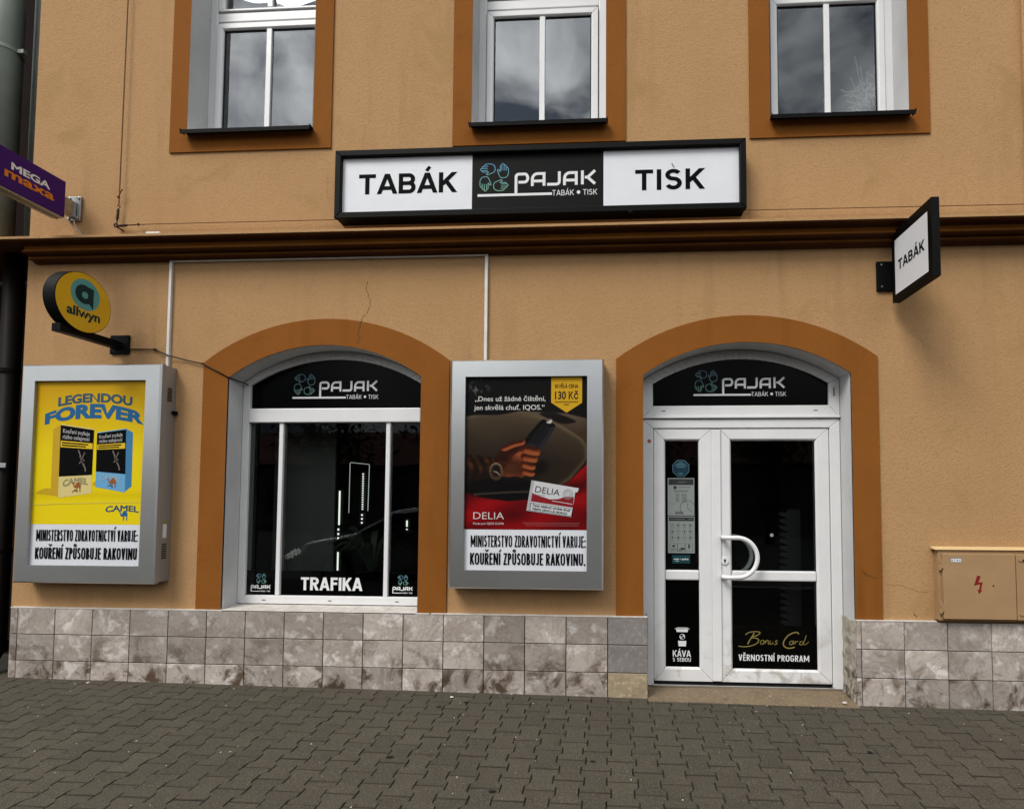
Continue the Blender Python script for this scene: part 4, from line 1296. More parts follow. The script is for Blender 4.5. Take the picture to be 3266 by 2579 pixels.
# ================================================================== PROJECTING SIGN (right)
ps = thing('projecting_sign', 'square black projecting sign reading TABÁK on white above the door side', 'sign', (1.97, 0.03, 2.95))
bm = bmesh.new(); box(bm, 1.947, 1.995, -0.508, -0.022, 2.745, 3.236)
finish('case', bm, m_black, ps, bevel=0.002)
pl = Plane((1.9465, 0, 0), (0, -1, 0), (0, 0, 1))
bm = bmesh.new(); put_poly(bm, pl, rect(0.066, 0.464, 2.790, 3.167), 0.0005)
fp = finish('face_panel', bm, m_sign_white, ps)
bm = bmesh.new(); put_sans(bm, pl, 'TABÁK', 0.108, 2.942, 0.318, 0.070, 0.215, 0.19, 0.09, 0.0015)
finish('lettering', bm, m_ink, fp)
bm = bmesh.new(); face(bm, [(1.9955, -0.464, 2.790), (1.9955, -0.066, 2.790), (1.9955, -0.066, 3.167), (1.9955, -0.464, 3.167)])
finish('rear_panel', bm, m_sign_white, ps)
bm = bmesh.new(); box(bm, 1.861, 2.000, 0.012, 0.029, 2.848, 3.058)
br = finish('wall_bracket', bm, m_black, ps, bevel=0.002)
bm = bmesh.new(); box(bm, 1.955, 1.987, -0.024, 0.014, 2.86, 3.046); finish('arm', bm, m_black, ps)
for zz in (2.878, 3.034):
    bm = bmesh.new(); cyl(bm, (1.892, 0.009, zz), (0, 1, 0), 0.006, 0.004, 10)
    finish('bolt', bm, m_steel, br)

# ================================================================== ROUND SIGN
rs = thing('round_sign', 'round yellow projecting sign with a teal ring and the word allwyn on a black arm', 'sign', (-3.72, 0.03, 2.53))
CY, CZ, RR = -0.312, 2.735, 0.208
bm = bmesh.new(); cyl(bm, (-3.768, CY, CZ), (1, 0, 0), RR, 0.086, 64)
finish('case', bm, m_black, rs, bevel=0.003)
pl = Plane((-3.6815, CY, CZ), (0, 1, 0), (0, 0, 1))
bm = bmesh.new(); put_poly(bm, pl, disc((0, 0), RR - 0.005, 64), 0.0005)
yf = finish('face_panel', bm, m_yellow, rs)
bm = bmesh.new(); put_poly(bm, pl, disc((0.006, 0.058), 0.108, 48), 0.0012)
rg = finish('teal_disc', bm, m_teal, yf)
bm = bmesh.new()
put_fill(bm, pl, [disc((-0.004, 0.058), 0.066, 36), disc((0.002, 0.054), 0.024, 20)[::-1]], 0.0020)
put_poly(bm, pl, [(0.028, 0.118), (0.066, 0.112), (0.064, -0.030), (0.028, 0.010)], 0.0026)
put_poly(bm, pl, [(0.024, 0.116), (0.032, 0.118), (0.030, -0.002), (0.022, 0.002)], 0.0023)
finish('letter_a', bm, m_darkteal, yf)
bm = bmesh.new(); put_text(bm, pl, 'allwyn', -0.124, -0.108, 0.246, 0.066, 0.0016, 0.035)
finish('lettering', bm, m_darkteal, yf)
pl2 = Plane((-3.7685, CY, CZ), (0, -1, 0), (0, 0, 1))
bm = bmesh.new(); put_poly(bm, pl2, disc((0, 0), RR - 0.005, 48), 0.0005); finish('rear_face_panel', bm, m_yellow, rs)
bm = bmesh.new(); box(bm, -3.765, -3.702, -0.452, 0.014, 2.497, 2.552)
finish('arm', bm, m_black, rs, bevel=0.003)
bm = bmesh.new(); box(bm, -3.796, -3.642, 0.012, 0.029, 2.457, 2.604)
finish('wall_plate', bm, m_black, rs, bevel=0.010)
bm = bmesh.new()
for (xx, zz) in ((-3.78, 2.475), (-3.66, 2.475), (-3.78, 2.588), (-3.66, 2.588)): cyl(bm, (xx, 0.009, zz), (0, 1, 0), 0.005, 0.004, 8)
finish('bolts', bm, m_black, rs)

# ================================================================== PURPLE SIGN
mg = thing('purple_sign', 'purple projecting box sign with white MEGA and orange maxa lettering', 'sign', (-4.13, 0.03, 3.57))
bm = bmesh.new(); box(bm, -4.195, -4.100, -0.74, -0.086, 3.470, 3.742)
finish('case', bm, m_purple, mg, bevel=0.002)
bm = bmesh.new(); box(bm, -4.190, -4.106, -0.735, -0.092, 3.461, 3.4695)
finish('bottom_trim', bm, m_greycable, mg)
bm = bmesh.new(); box(bm, -4.152, -4.144, -0.735, -0.092, 3.452, 3.4605)
finish('bottom_rail', bm, m_greycable, mg)
pl = Plane((-4.0995, 0, 0), (0, 1, 0), (0, 0, 1))
bm = bmesh.new(); put_text(bm, pl, 'MEGA', -0.462, 3.616, 0.262, 0.050, 0.0006, 0.035)
finish('lettering', bm, m_white_ink, mg)
bm = bmesh.new(); put_text(bm, pl, 'maxa', -0.502, 3.549, 0.334, 0.068, 0.0012, 0.030)
finish('lettering', bm, m_orange_ink, mg)
bm = bmesh.new(); box(bm, -4.150, -4.104, -0.09, 0.008, 3.512, 3.634)
finish('arm', bm, m_steel, mg, bevel=0.003)
bm = bmesh.new(); box(bm, -4.178, -4.076, 0.010, 0.029, 3.496, 3.685)
wp = finish('wall_plate', bm, m_steel, mg, bevel=0.003)
for (xx, zz) in ((-4.164, 3.512), (-4.090, 3.512), (-4.164, 3.668), (-4.090, 3.668)):
    bm = bmesh.new(); cyl(bm, (xx, 0.000, zz), (0, 1, 0), 0.011, 0.010, 12)
    finish('bolt', bm, m_steel, wp, bevel=0.002)

# ================================================================== POSTER BOXES
def poster_box(name, label, x0, x1, z0, z1):
    t_ = thing(name, label, 'poster box', ((x0 + x1) / 2, WY, z0), 'lockable advertising boxes on the wall')
    bm = bmesh.new(); box(bm, x0 - 0.012, x1 + 0.002, -0.068, WY - 0.001, z0 + 0.008, z1 - 0.004)
    body = finish('case', bm, m_alu_side, t_, bevel=0.004)
    bm = bmesh.new()
    y0, y1, y2 = -0.112, -0.100, -0.071
    o = rect(x0, x1, z0, z1); bk = rect(x0 - 0.012, x1 + 0.002, z0, z1)
    i_ = rect(x0 + 0.104, x1 - 0.114, z0 + 0.127, z1 - 0.121)
    fo = rect(x0 + 0.010, x1 - 0.010, z0 + 0.010, z1 - 0.010)
    for k in range(4):
        j = (k + 1) % 4
        P = lambda q, y: (q[0], y, q[1])
        face(bm, [P(fo[k], y0), P(fo[j], y0), P(i_[j], y0), P(i_[k], y0)], 0)
        face(bm, [P(o[k], y1), P(o[j], y1), P(fo[j], y0), P(fo[k], y0)], 0)
        face(bm, [P(bk[k], y2), P(bk[j], y2), P(o[j], y1), P(o[k], y1)], 1)
        face(bm, [P(i_[k], y0), P(i_[j], y0), P(i_[j], y1 + 0.016), P(i_[k], y1 + 0.016)], 1)
    bmesh.ops.recalc_face_normals(bm, faces=bm.faces)
    finish('frame', bm, [m_alu, m_alu_side], t_)
    return t_, (i_[0][0], i_[1][0], i_[0][1], i_[2][1])
PB = -0.0895
lb, (a0, a1, c0, c1) = poster_box('poster_box', 'grey metal poster box with the yellow camel cigarette poster, beside the dark downpipe', -4.345, -3.273, 0.759, 2.353)
rb, (e0, e1, f0, f1) = poster_box('poster_box', 'grey metal poster box with the dark red tobacco stick poster, between window and door', -1.134, -0.058, 0.758, 2.357)

# --- left poster: positions read as fractions of the sheet (u right, v down)
pl = Plane((0, PB, 0))
def A(px, py):
    xl = 250 - 60 * (py - 137) / 1253.0; xr = 1000 - 55 * (py - 133) / 1262.0
    return (a0 + (px - xl) / (xr - xl) * (a1 - a0), c1 - (py - 135) / (1392 - 135.0) * (c1 - c0))
bm = bmesh.new()
zs = A(300, 1116)[1]
put_poly(bm, pl, rect(a0 - 0.01, a1 + 0.01, zs, c1 + 0.01), 0.0, 0)
put_poly(bm, pl, rect(a0 - 0.01, a1 + 0.01, c0 - 0.01, zs - 0.0003), 0.0, 1)
sheet = finish('poster', bm, [m_poster_yellow, m_paper], lb)
import numpy as np
def shaded_print(name, img, plane, x0, x1, z0, z1, h, parent, mname):
    ny_, nx_ = img.shape[:2]
    lin = np.where(img / 255 <= 0.04045, img / 255 / 12.92, ((np.clip(img, 0, 255) / 255 + 0.055) / 1.055) ** 2.4)
    me = bpy.data.meshes.new(name)
    V = [plane.p(x0 + (x1 - x0) * i / (nx_ - 1), z1 - (z1 - z0) * j / (ny_ - 1), h) for j in range(ny_) for i in range(nx_)]
    F = [(j * nx_ + i, (j + 1) * nx_ + i, (j + 1) * nx_ + i + 1, j * nx_ + i + 1) for j in range(ny_ - 1) for i in range(nx_ - 1)]
    me.from_pydata(V, [], F)
    at = me.color_attributes.new('print', 'FLOAT_COLOR', 'POINT')
    at.data.foreach_set('color', np.concatenate([lin, np.ones((ny_, nx_, 1))], 2).astype(np.float32).ravel())
    m = bpy.data.materials.new(mname); m.use_nodes = True
    a_ = m.node_tree.nodes.new('ShaderNodeAttribute'); a_.attribute_name = 'print'
    bs = m.node_tree.nodes['Principled BSDF']; bs.inputs['Roughness'].default_value = 0.45; bs.inputs['Specular IOR Level'].default_value = 0.15
    m.node_tree.links.new(a_.outputs['Color'], bs.inputs['Base Color'])
    me.materials.append(m)
    o = bpy.data.objects.new(name, me); link(o, parent)
    return o
yy, xx = np.meshgrid(np.linspace(0, 1, 60), np.linspace(0, 1, 40), indexing='ij')
tone = np.clip(1.15 - yy * 2.3, 0, 1) * 0.8 + 0.25 * np.clip(0.25 - xx, 0, 1)  # frame's shadow put into the yellow, darkest at the top
yimg = np.array([231, 206, 14])[None, None] * (1 - tone[..., None]) + np.array([196, 146, 4])[None, None] * tone[..., None]
yimg = yimg - 12 * np.exp(-((yy - 0.80) / 0.03) ** 2)[..., None]
shaded_print('shaded_print', yimg, pl, a0 - 0.01, a1 + 0.01, zs, c1 + 0.01, 0.0003, sheet, 'yellow_shaded_print')
m_navy = flat('navy_poster_ink', (0.030, 0.085, 0.135))
m_blue = flat('blue_poster_ink', (0.012, 0.115, 0.27))
def arch_warp(u0, u1, rise, taper=0.0, v0=0.0):
    def f(u, v):
        t_ = 2 * (u - u0) / (u1 - u0) - 1
        return (u, v0 + (v - v0) * (1 - taper * t_ * t_) + rise * (1 - t_ * t_))
    return f
bm = bmesh.new()
L0, L1 = A(388, 300)[0], A(892, 300)[0]
put_text(bm, pl, 'LEGENDOU', L0, A(0, 311)[1], L1 - L0, 0.068, 0.0008, 0.045, 0, arch_warp(L0, L1, 0.030))
F0, F1 = A(298, 400)[0], A(962, 400)[0]
put_text(bm, pl, 'FOREVER', F0, A(0, 436)[1], F1 - F0, 0.108, 0.0012, 0.055, 1, arch_warp(F0, F1, 0.047, 0.25, A(0, 436)[1]))
finish('headline_lettering', bm, [m_navy, m_blue], sheet)
def camel(bm, cx, cz, k, h, mi):
    body = smooth_poly([(-0.50, 0.30), (-0.62, 0.42), (-0.46, 0.50), (-0.38, 0.30), (-0.30, 0.05), (-0.12, 0.28), (0.02, 0.46), (0.20, 0.50), (0.36, 0.36), (0.48, 0.10), (0.46, -0.15),
                        (0.44, -0.62), (0.34, -0.62), (0.33, -0.20), (0.10, -0.16), (0.02, -0.62), (-0.08, -0.62), (-0.04, -0.18), (-0.26, -0.20), (-0.42, 0.02)], 3)
    put_poly(bm, pl, [(cx + x * k, cz + z * k) for x, z in body], h, mi)
def pack(front, side, cols, sgn, txt):
    b = bmesh.new()
    fp_ = [A(*p) for p in front]
    put_poly(b, pl, [A(*p) for p in side], 0.0006, 1)
    put_poly(b, pl, fp_, 0.0010, 0)
    tl, tr, br_, bl_ = fp_
    def q(u, v):
        top = Vector(tl).lerp(Vector(tr), u); bot = Vector(bl_).lerp(Vector(br_), u)
        return tuple(top.lerp(bot, v))
    quad = lambda ua, ub, va, vb: [q(ua, va), q(ub, va), q(ub, vb), q(ua, vb)]
    put_poly(b, pl, quad(0.0, 1.0, 0.015, 0.715), 0.0014, 2)
    put_poly(b, pl, quad(0.02, 0.98, 0.225, 0.315), 0.0018, 3)
    put_poly(b, pl, quad(0.06, 0.85, 0.243, 0.262), 0.0021, 2); put_poly(b, pl, quad(0.06, 0.78, 0.278, 0.297), 0.0021, 2)
    def line(s, ua, va, wd, cp):
        fn0 = lambda u, v: q(u, v)
        loops = text_loops(s)
        xs_ = [p[0] for l in loops for p in l]; k = wd / (max(xs_) - min(xs_)); x0_ = min(xs_)
        put_fill(b, pl, loops, 0.0019, 4, lambda x, y: q(ua + (x - x0_) * k, va - y * cp), 0.012)
    line('Kouření zvyšuje', 0.08, 0.115, 0.80, 0.085)
    line('riziko oslepnutí', 0.08, 0.195, 0.80, 0.085)
    for pts, wd in (([(0.56, 0.34), (0.64, 0.44), (0.66, 0.50), (0.72, 0.545), (0.78, 0.60), (0.80, 0.66)], 0.010), ([(0.76, 0.37), (0.70, 0.44), (0.66, 0.50), (0.60, 0.54)], 0.007),
                    ([(0.60, 0.44), (0.70, 0.47), (0.76, 0.50)], 0.006), ([(0.66, 0.52), (0.76, 0.545)], 0.005)):
        put_stroke(b, pl, [q(*p) for p in pts], wd, 0.0019, 5)
    def line2(s, ua, va, wd, cp, mi):
        loops = text_loops(s)
        xs_ = [p[0] for l in loops for p in l]; k = wd / (max(xs_) - min(xs_)); x0_ = min(xs_)
        put_fill(b, pl, loops, 0.0019, mi, lambda x, y: q(ua + (x - x0_) * k, va - y * cp - 0.03 * math.sin(math.pi * (x - x0_) * k / wd)), 0.035)
    line2('CAMEL', 0.14, 0.86, 0.74, 0.125, 6)
    cc = q(0.56, 0.87)
    camel(b, cc[0], cc[1], 0.062, 0.0023, 7)
    line2('TABÁK', 0.42, 0.965, 0.18, 0.03, 2)
    m_f = flat('pack_front', cols[0]); m_s = flat('pack_side', cols[1])
    finish('cigarette_pack_print', b, [m_f, m_s, m_ink, flat('pack_yellow_band', (0.72, 0.48, 0.02)), flat('pack_text_grey', (0.42, 0.42, 0.42)),
                                       flat('pack_figure', (0.16, 0.13, 0.12)), flat('pack_logo', cols[2]), flat('pack_camel', (0.30, 0.095, 0.02))], sheet)
b = bmesh.new()
put_poly(b, pl, smooth_poly([A(235, 905), A(300, 872), A(345, 880), A(400, 925), A(300, 915)], 4), 0.0004, 0)
put_poly(b, pl, smooth_poly([A(620, 845), A(650, 820), A(700, 860), A(660, 868)], 4), 0.0004, 0)
finish('printed_shadow', b, flat('olive_print', (0.52, 0.35, 0.01)), sheet)
pack([(407, 430), (634, 466), (612, 905), (387, 936)], [(355, 466), (412, 430), (392, 936), (336, 904)], ((0.68, 0.56, 0.22), (0.55, 0.34, 0.02), (0.30, 0.26, 0.14)), 1, 0)
pack([(654, 490), (850, 463), (840, 898), (640, 862)], [(846, 463), (896, 490), (884, 858), (832, 898)], ((0.14, 0.38, 0.62), (0.05, 0.20, 0.38), (0.28, 0.42, 0.55)), -1, 0)
bm = bmesh.new()
W0, W1 = A(708, 1020)[0], A(932, 1020)[0]
put_text(bm, pl, 'CAMEL', W0, A(0, 1036)[1], W1 - W0, 0.044, 0.0008, 0.035, 0, arch_warp(W0, W1, 0.012))
cc = A(832, 1050); camel(bm, cc[0] - 0.002, cc[1], 0.062, 0.0013, 1)
finish('brand_lettering', bm, [m_navy, m_blue], sheet)
def warning(px0, px1, pl_, b1_, b2_, cap, parent, end):
    b = bmesh.new()
    put_sans(b, pl_, 'MINISTERSTVO ZDRAVOTNICTVÍ VARUJE:', px0, b1_, px1 - px0, cap, 0.108, 0.125, 0.055, 0.0022)
    put_sans(b, pl_, 'KOUŘENÍ ZPŮSOBUJE RAKOVINU' + end, px0 - 0.003, b2_, px1 - px0 + 0.002, cap * 1.02, 0.138, 0.130, 0.060, 0.0022)
    finish('warning_lettering', b, m_ink, parent)
warning(-4.196, -3.420, pl, 1.060, 0.930, 0.082, sheet, '')
bm = bmesh.new()       # fold in the paper
put_stroke(bm, pl, [A(205, 985), A(400, 975), A(700, 968), A(965, 962)], 0.004, 0.0026)
finish('paper_fold', bm, flat('pale_yellow_fold', (0.82, 0.66, 0.12)), sheet)
# fittings on the right flank of the left box
def vent(z0, z1, parent):
    b = bmesh.new()
    n = 9
    for i in range(n):
        z = z0 + (z1 - z0) * (i + 0.5) / n
        box(b, -3.2725, -3.2695, -0.050, -0.008, z - 0.0035, z + 0.0035)
    return finish('vent', b, m_gasket, parent)
vent(2.085, 2.190, lb); vent(0.930, 1.045, lb)
bm = bmesh.new(); box(bm, -3.2712, -3.2700, -0.045, -0.012, 1.085, 1.185)
finish('service_sticker', bm, m_white_ink, lb)
bm = bmesh.new(); box(bm, -3.2712, -3.2698, -0.045, -0.012, 1.1855, 1.205)
finish('service_sticker', bm, flat('green_sticker', (0.25, 0.32, 0.03)), lb)
bm = bmesh.new(); box(bm, -3.273, -3.247, -0.005, 0.027, 1.995, 2.020); finish('hinge_bracket', bm, m_black, lb)

# --- right poster
def B(px, py): return (e0 + (px - 190) * (e1 - e0) / 820.0, f1 - (py - 177) * (f1 - f0) / (1493 - 177.0))
pr_ = Plane((0, PB, 0))
zs = B(0, 1219)[1]
m_pd = mat('dark_poster_print', (0.005, 0.0045, 0.004), 0.45, var=(0.012, 0.010, 0.008), vscale=5, spec=0.12)
m_pred = mat('deep_red_poster_print', (0.27, 0.005, 0.009), 0.45, var=(0.18, 0.004, 0.007), vscale=3, spec=0.12)
m_taupe = mat('taupe_poster_print', (0.062, 0.043, 0.027), 0.45, var=(0.034, 0.023, 0.014), vscale=4, spec=0.12)
m_taupe2 = mat('light_taupe_poster_print', (0.19, 0.14, 0.095), 0.4, var=(0.13, 0.09, 0.06), vscale=5)
m_skin = mat('skin_poster_print', (0.21, 0.055, 0.014), 0.45, var=(0.07, 0.016, 0.006), vscale=16, spec=0.12)
m_skin2 = flat('skin_light_poster_print', (0.38, 0.125, 0.035))
m_skin3 = flat('skin_dark_poster_print', (0.07, 0.017, 0.006))
m_sleeve = mat('brown_sleeve_print', (0.075, 0.032, 0.008), 0.45, var=(0.008, 0.005, 0.003), vscale=22)
bm = bmesh.new()
put_poly(bm, pr_, rect(e0 - 0.01, e1 + 0.01, zs, f1 + 0.01), 0, 0)
put_poly(bm, pr_, rect(e0 - 0.01, e1 + 0.01, f0 - 0.01, zs - 0.0003), 0, 1)
sheet2 = finish('poster', bm, [m_pd, m_paper], rb)
Bp = lambda l: [B(*p) for p in l]
import numpy as np
def poly_dist(P, X, Y):
    """signed distance to a closed polygon, positive inside (poster units)"""
    P = np.array(P, float); n = len(P)
    dmin = np.full(X.shape, 1e9); ins = np.zeros(X.shape, bool)
    for i in range(n):
        x0, y0 = P[i]; x1, y1 = P[(i + 1) % n]
        ex, ey = x1 - x0, y1 - y0
        t_ = np.clip(((X - x0) * ex + (Y - y0) * ey) / (ex * ex + ey * ey + 1e-9), 0, 1)
        dmin = np.minimum(dmin, np.hypot(X - x0 - t_ * ex, Y - y0 - t_ * ey))
        c = (y0 <= Y) != (y1 <= Y)
        with np.errstate(divide='ignore', invalid='ignore'):
            xi = x0 + (Y - y0) / (y1 - y0 if y1 != y0 else 1e-9) * ex
        ins ^= c & (xi > X)
    return np.where(ins, dmin, -dmin)
NX, NY = 170, 220
gx_, gy_ = np.meshgrid(np.linspace(178, 1022, NX), np.linspace(168, 1219, NY))
rng = np.random.default_rng(4)
def vnoise(sx, sy, seed):
    r_ = np.random.default_rng(seed); gw, gh = int(900 / sx) + 3, int(1100 / sy) + 3
    g_ = r_.random((gh, gw)); fx, fy = (gx_ - 170) / sx, (gy_ - 160) / sy
    ix, iy = fx.astype(int), fy.astype(int); fx, fy = fx - ix, fy - iy
    fx, fy = fx * fx * (3 - 2 * fx), fy * fy * (3 - 2 * fy)
    return (g_[iy, ix] * (1 - fx) + g_[iy, ix + 1] * fx) * (1 - fy) + (g_[iy + 1, ix] * (1 - fx) + g_[iy + 1, ix + 1] * fx) * fy
IMG = np.zeros((NY, NX, 3))
sm = lambda d_, w_: np.clip(d_ / w_ + 0.5, 0, 1)
def lay(mask, col):
    global IMG
    IMG = IMG * (1 - mask[..., None]) + np.asarray(col) * mask[..., None] if np.ndim(col) == 1 else IMG * (1 - mask[..., None]) + col * mask[..., None]
def shade(c0, c1, f): return np.asarray(c0) * (1 - f[..., None]) + np.asarray(c1) * f[..., None]
lay(np.ones_like(gx_), shade((2, 2, 2), (20, 16, 12), vnoise(160, 120, 1) * np.clip((gx_ - 350) / 500, 0, 1)))
gl_ = np.clip((vnoise(14, 12, 2) - 0.62) * 5, 0, 1) * np.exp(-((gx_ - 275) / 75) ** 2 - ((gy_ - 250) / 70) ** 2)
lay(gl_, (96, 98, 92))
# far car body, paler along its upper edge
d_ = poly_dist([(170, 450), (250, 438), (420, 440), (560, 412), (700, 420), (870, 430), (1030, 470), (1030, 720), (170, 720)], gx_, gy_)
lay(sm(d_, 8), shade((96, 82, 66), (60, 46, 33), np.clip((gy_ - 420) / 150, 0, 1)))
d_ = poly_dist(smooth_poly([(690, 428), (800, 428), (928, 478), (915, 494), (840, 500), (745, 462)], 5), gx_, gy_)
lay(sm(d_, 8), (18, 13, 10))
d_ = poly_dist([(170, 470), (300, 448), (560, 424), (690, 442), (860, 522), (975, 598), (1012, 650), (1012, 745), (900, 880), (790, 955), (650, 990), (380, 960), (170, 930)], gx_, gy_)
f = np.clip((gy_ - 430) / 330, 0, 1) ** 0.8
body = shade((84, 70, 52), (30, 22, 15), np.clip(f * 0.9 + 0.12 * vnoise(200, 60, 5) - 0.25 * np.clip((gx_ - 560) / 450, 0, 1), 0, 1))
body = body + 30 * np.exp(-((d_ - 10) / 14) ** 2)[..., None] * np.array([1.0, 0.85, 0.65]) * np.clip((gx_ - 500) / 300, 0, 1)[..., None]
lay(sm(d_, 6), body)
# red panel under the curve
d_ = poly_dist([(170, 955), (300, 1000), (480, 1028), (690, 1010), (820, 940), (900, 885), (1030, 750), (1030, 1230), (170, 1230)], gx_, gy_)
red = shade((150, 8, 14), (72, 2, 6), np.clip(0.9 * vnoise(190, 70, 7) + 0.35 * np.sin((gx_ + gy_ * 2.4) / 95) - 0.15, 0, 1))
lay(sm(d_, 8), red)
lay(sm(poly_dist(smooth_poly([(170, 860), (420, 865), (610, 880), (660, 930), (650, 985), (420, 1005), (300, 995), (170, 945)], 5), gx_, gy_), 40), (6, 4, 4))
lay(sm(6 - np.abs(gy_ - (985 - 22 * np.sin((gx_ - 230) / 420 * 1.57))), 8) * (gx_ > 250) * (gx_ < 650), (62, 52, 44))
# shadow of the hand, sleeve, hand
lay(0.8 * sm(poly_dist(smooth_poly([(600, 780), (720, 755), (745, 800), (690, 850), (600, 870)], 5), gx_, gy_), 40), (10, 7, 5))
d_ = poly_dist(smooth_poly([(165, 725), (260, 714), (340, 722), (400, 742), (435, 790), (425, 850), (380, 872), (280, 888), (165, 892)], 5), gx_, gy_)
fold = 0.5 + 0.5 * np.sin((gx_ - 40 * np.sin((gy_ - 720) / 60)) / 9.5)
lay(sm(d_, 8), shade((10, 5, 3), (92, 47, 15), np.clip((0.25 + 0.75 * fold) * (0.1 + 0.9 * vnoise(34, 22, 9)) * np.clip(1.4 - (gy_ - 715) / 150, 0, 1), 0, 1)))
def limb(pts, w_, c_dark, c_mid, c_light, lx=-0.5, ly=-0.85):
    P_ = smooth_poly(pts, 5)
    d = poly_dist(P_, gx_, gy_)
    gy2, gx2 = np.gradient(d, gy_[1, 0] - gy_[0, 0], gx_[0, 1] - gx_[0, 0])
    nz_ = np.clip(d / w_, 0, 1); side_ = np.sqrt(np.clip(1 - nz_ ** 2, 0, 1))
    lit = np.clip(0.42 * nz_ + side_ * (gx2 * -lx + gy2 * -ly) * -1.0 * 0.75 + 0.28, 0, 1) + 0.16 * (vnoise(26, 22, 12) - 0.5)
    lit = np.clip(lit, 0, 1)
    col = np.where((lit < 0.5)[..., None], shade(c_dark, c_mid, np.clip(lit * 2, 0, 1)), shade(c_mid, c_light, np.clip(lit * 2 - 1, 0, 1)))
    lay(sm(d, 6), col)
SK = ((58, 20, 7), (112, 49, 20), (158, 82, 44))
limb([(600, 598), (700, 478), (738, 478), (792, 505), (788, 540), (705, 660), (660, 660), (585, 650)], 26, (2, 2, 2), (7, 7, 9), (34, 34, 38))
limb([(735, 492), (752, 466), (774, 470), (768, 496)], 12, (90, 84, 76), (170, 165, 156), (214, 210, 204))
limb([(385, 745), (425, 690), (440, 655), (500, 628), (560, 616), (600, 636), (640, 660), (640, 700), (610, 740), (600, 800), (585, 862), (530, 858), (470, 862), (415, 840)], 95, (40, 13, 5), (98, 41, 16), (150, 76, 40))
lay(0.55 * sm(poly_dist(smooth_poly([(430, 770), (520, 735), (590, 775), (580, 862), (500, 860), (440, 845)], 5), gx_, gy_), 60), (16, 5, 2))
for (x0, y0, x1, y1, r) in ((575, 820, 645, 838, 22), (572, 772, 650, 792, 24), (575, 722, 664, 740, 26), (580, 668, 680, 690, 29)):
    limb([(x0, y0 - r * 0.7), (x1 - 14, y1 - r), (x1 + 14, y1 - r * 0.4), (x1 + 14, y1 + r * 0.6), (x1 - 12, y1 + r), (x0, y0 + r)], r, *SK)
limb([(430, 662), (500, 628), (560, 616), (592, 608), (588, 640), (525, 660), (452, 688)], 24, *SK)
# watch
ea = np.hypot((gx_ - 400) / 44, (gy_ - 826) / 60)
lay(sm((1.0 - ea) * 50, 5), shade((70, 56, 40), (150, 130, 100), np.clip((820 - gy_) / 60 * 0.5 + 0.5, 0, 1)))
lay(sm((0.84 - ea) * 50, 5), shade((14, 7, 4), (44, 24, 12), np.clip((gy_ - 780) / 90, 0, 1)))
for (x0, y0, x1, y1) in ((385, 826, 404, 829), (404, 829, 424, 848)):
    lay(sm(2.5 + poly_dist([(x0, y0), (x1, y1), (x1 + 1, y1 + 1)], gx_, gy_), 3), (170, 160, 145))
for a in range(12):
    x0, y0 = 400 + 31 * math.cos(a * 0.5236), 826 + 42 * math.sin(a * 0.5236)
    lay(sm(3.2 - np.hypot(gx_ - x0, gy_ - y0), 3), (120, 100, 78))
def photo_print(name, img, to_world, plane, h, xs_, ys_, parent, mname, rough=0.45):
    ny_, nx_ = img.shape[:2]
    lin = np.where(img / 255 <= 0.04045, img / 255 / 12.92, ((np.clip(img, 0, 255) / 255 + 0.055) / 1.055) ** 2.4)
    me = bpy.data.meshes.new(name)
    V = [plane.p(*to_world(xs_[i], ys_[j]), h) for j in range(ny_) for i in range(nx_)]
    F = [(j * nx_ + i, (j + 1) * nx_ + i, (j + 1) * nx_ + i + 1, j * nx_ + i + 1) for j in range(ny_ - 1) for i in range(nx_ - 1)]
    me.from_pydata(V, [], F)
    at = me.color_attributes.new('print', 'FLOAT_COLOR', 'POINT')
    at.data.foreach_set('color', np.concatenate([lin, np.ones((ny_, nx_, 1))], 2).astype(np.float32).ravel())
    m = bpy.data.materials.new(mname); m.use_nodes = True
    a_ = m.node_tree.nodes.new('ShaderNodeAttribute'); a_.attribute_name = 'print'
    bs = m.node_tree.nodes['Principled BSDF']; bs.inputs['Roughness'].default_value = rough; bs.inputs['Specular IOR Level'].default_value = 0.12
    m.node_tree.links.new(a_.outputs['Color'], bs.inputs['Base Color'])
    me.materials.append(m)
    o = bpy.data.objects.new(name, me); link(o, parent)
    return o
photo_print('photo_print', IMG * 0.92, B, pr_, 0.0012, np.linspace(178, 1022, NX), np.linspace(168, 1218.5, NY), sheet2, 'hand_photograph_print')
m_offw = flat('off_white_print', (0.60, 0.60, 0.58))
for (px, py, px2, cap, bo, tx, nm) in ((252, 343, 730, 0.034, 0.008, '„Dnes už žádné čištění,', 'quote_lettering'), (247, 403, 724, 0.034, 0.008, 'jen skvělá chuť. IQOS.“', 'quote_lettering'),
                                       (250, 1149, 457, 0.047, -0.008, 'DELIA', 'brand_lettering'), (250, 1186, 457, 0.015, 0.0, 'Pouze pro IQOS ILUMA', 'small_lettering')):
    b = bmesh.new(); u = B(px, py)
    put_text(b, pr_, tx, u[0], u[1], B(px2, 0)[0] - u[0], cap, 0.0020, bo)
    finish(nm, b, m_offw, sheet2)
b = bmesh.new()
for k in range(3): put_poly(b, pr_, rect(B(580 + k * 14, 0)[0], B(965 - k * 6, 0)[0], B(0, 1172 + k * 10)[1] - 0.0012, B(0, 1172 + k * 10)[1] + 0.0010), 0.0020, 0)
finish('small_print', b, flat('pinkish_small_print', (0.36, 0.10, 0.10)), sheet2)
b = bmesh.new()
put_poly(b, pr_, Bp([(768, 181), (975, 181), (975, 357), (872, 424), (768, 355)]), 0.0020, 0)
u = B(792, 256); put_text(b, pr_, 'SKVĚLÁ CENA', u[0], u[1], B(950, 0)[0] - u[0], 0.026, 0.0026, 0.035, 1)
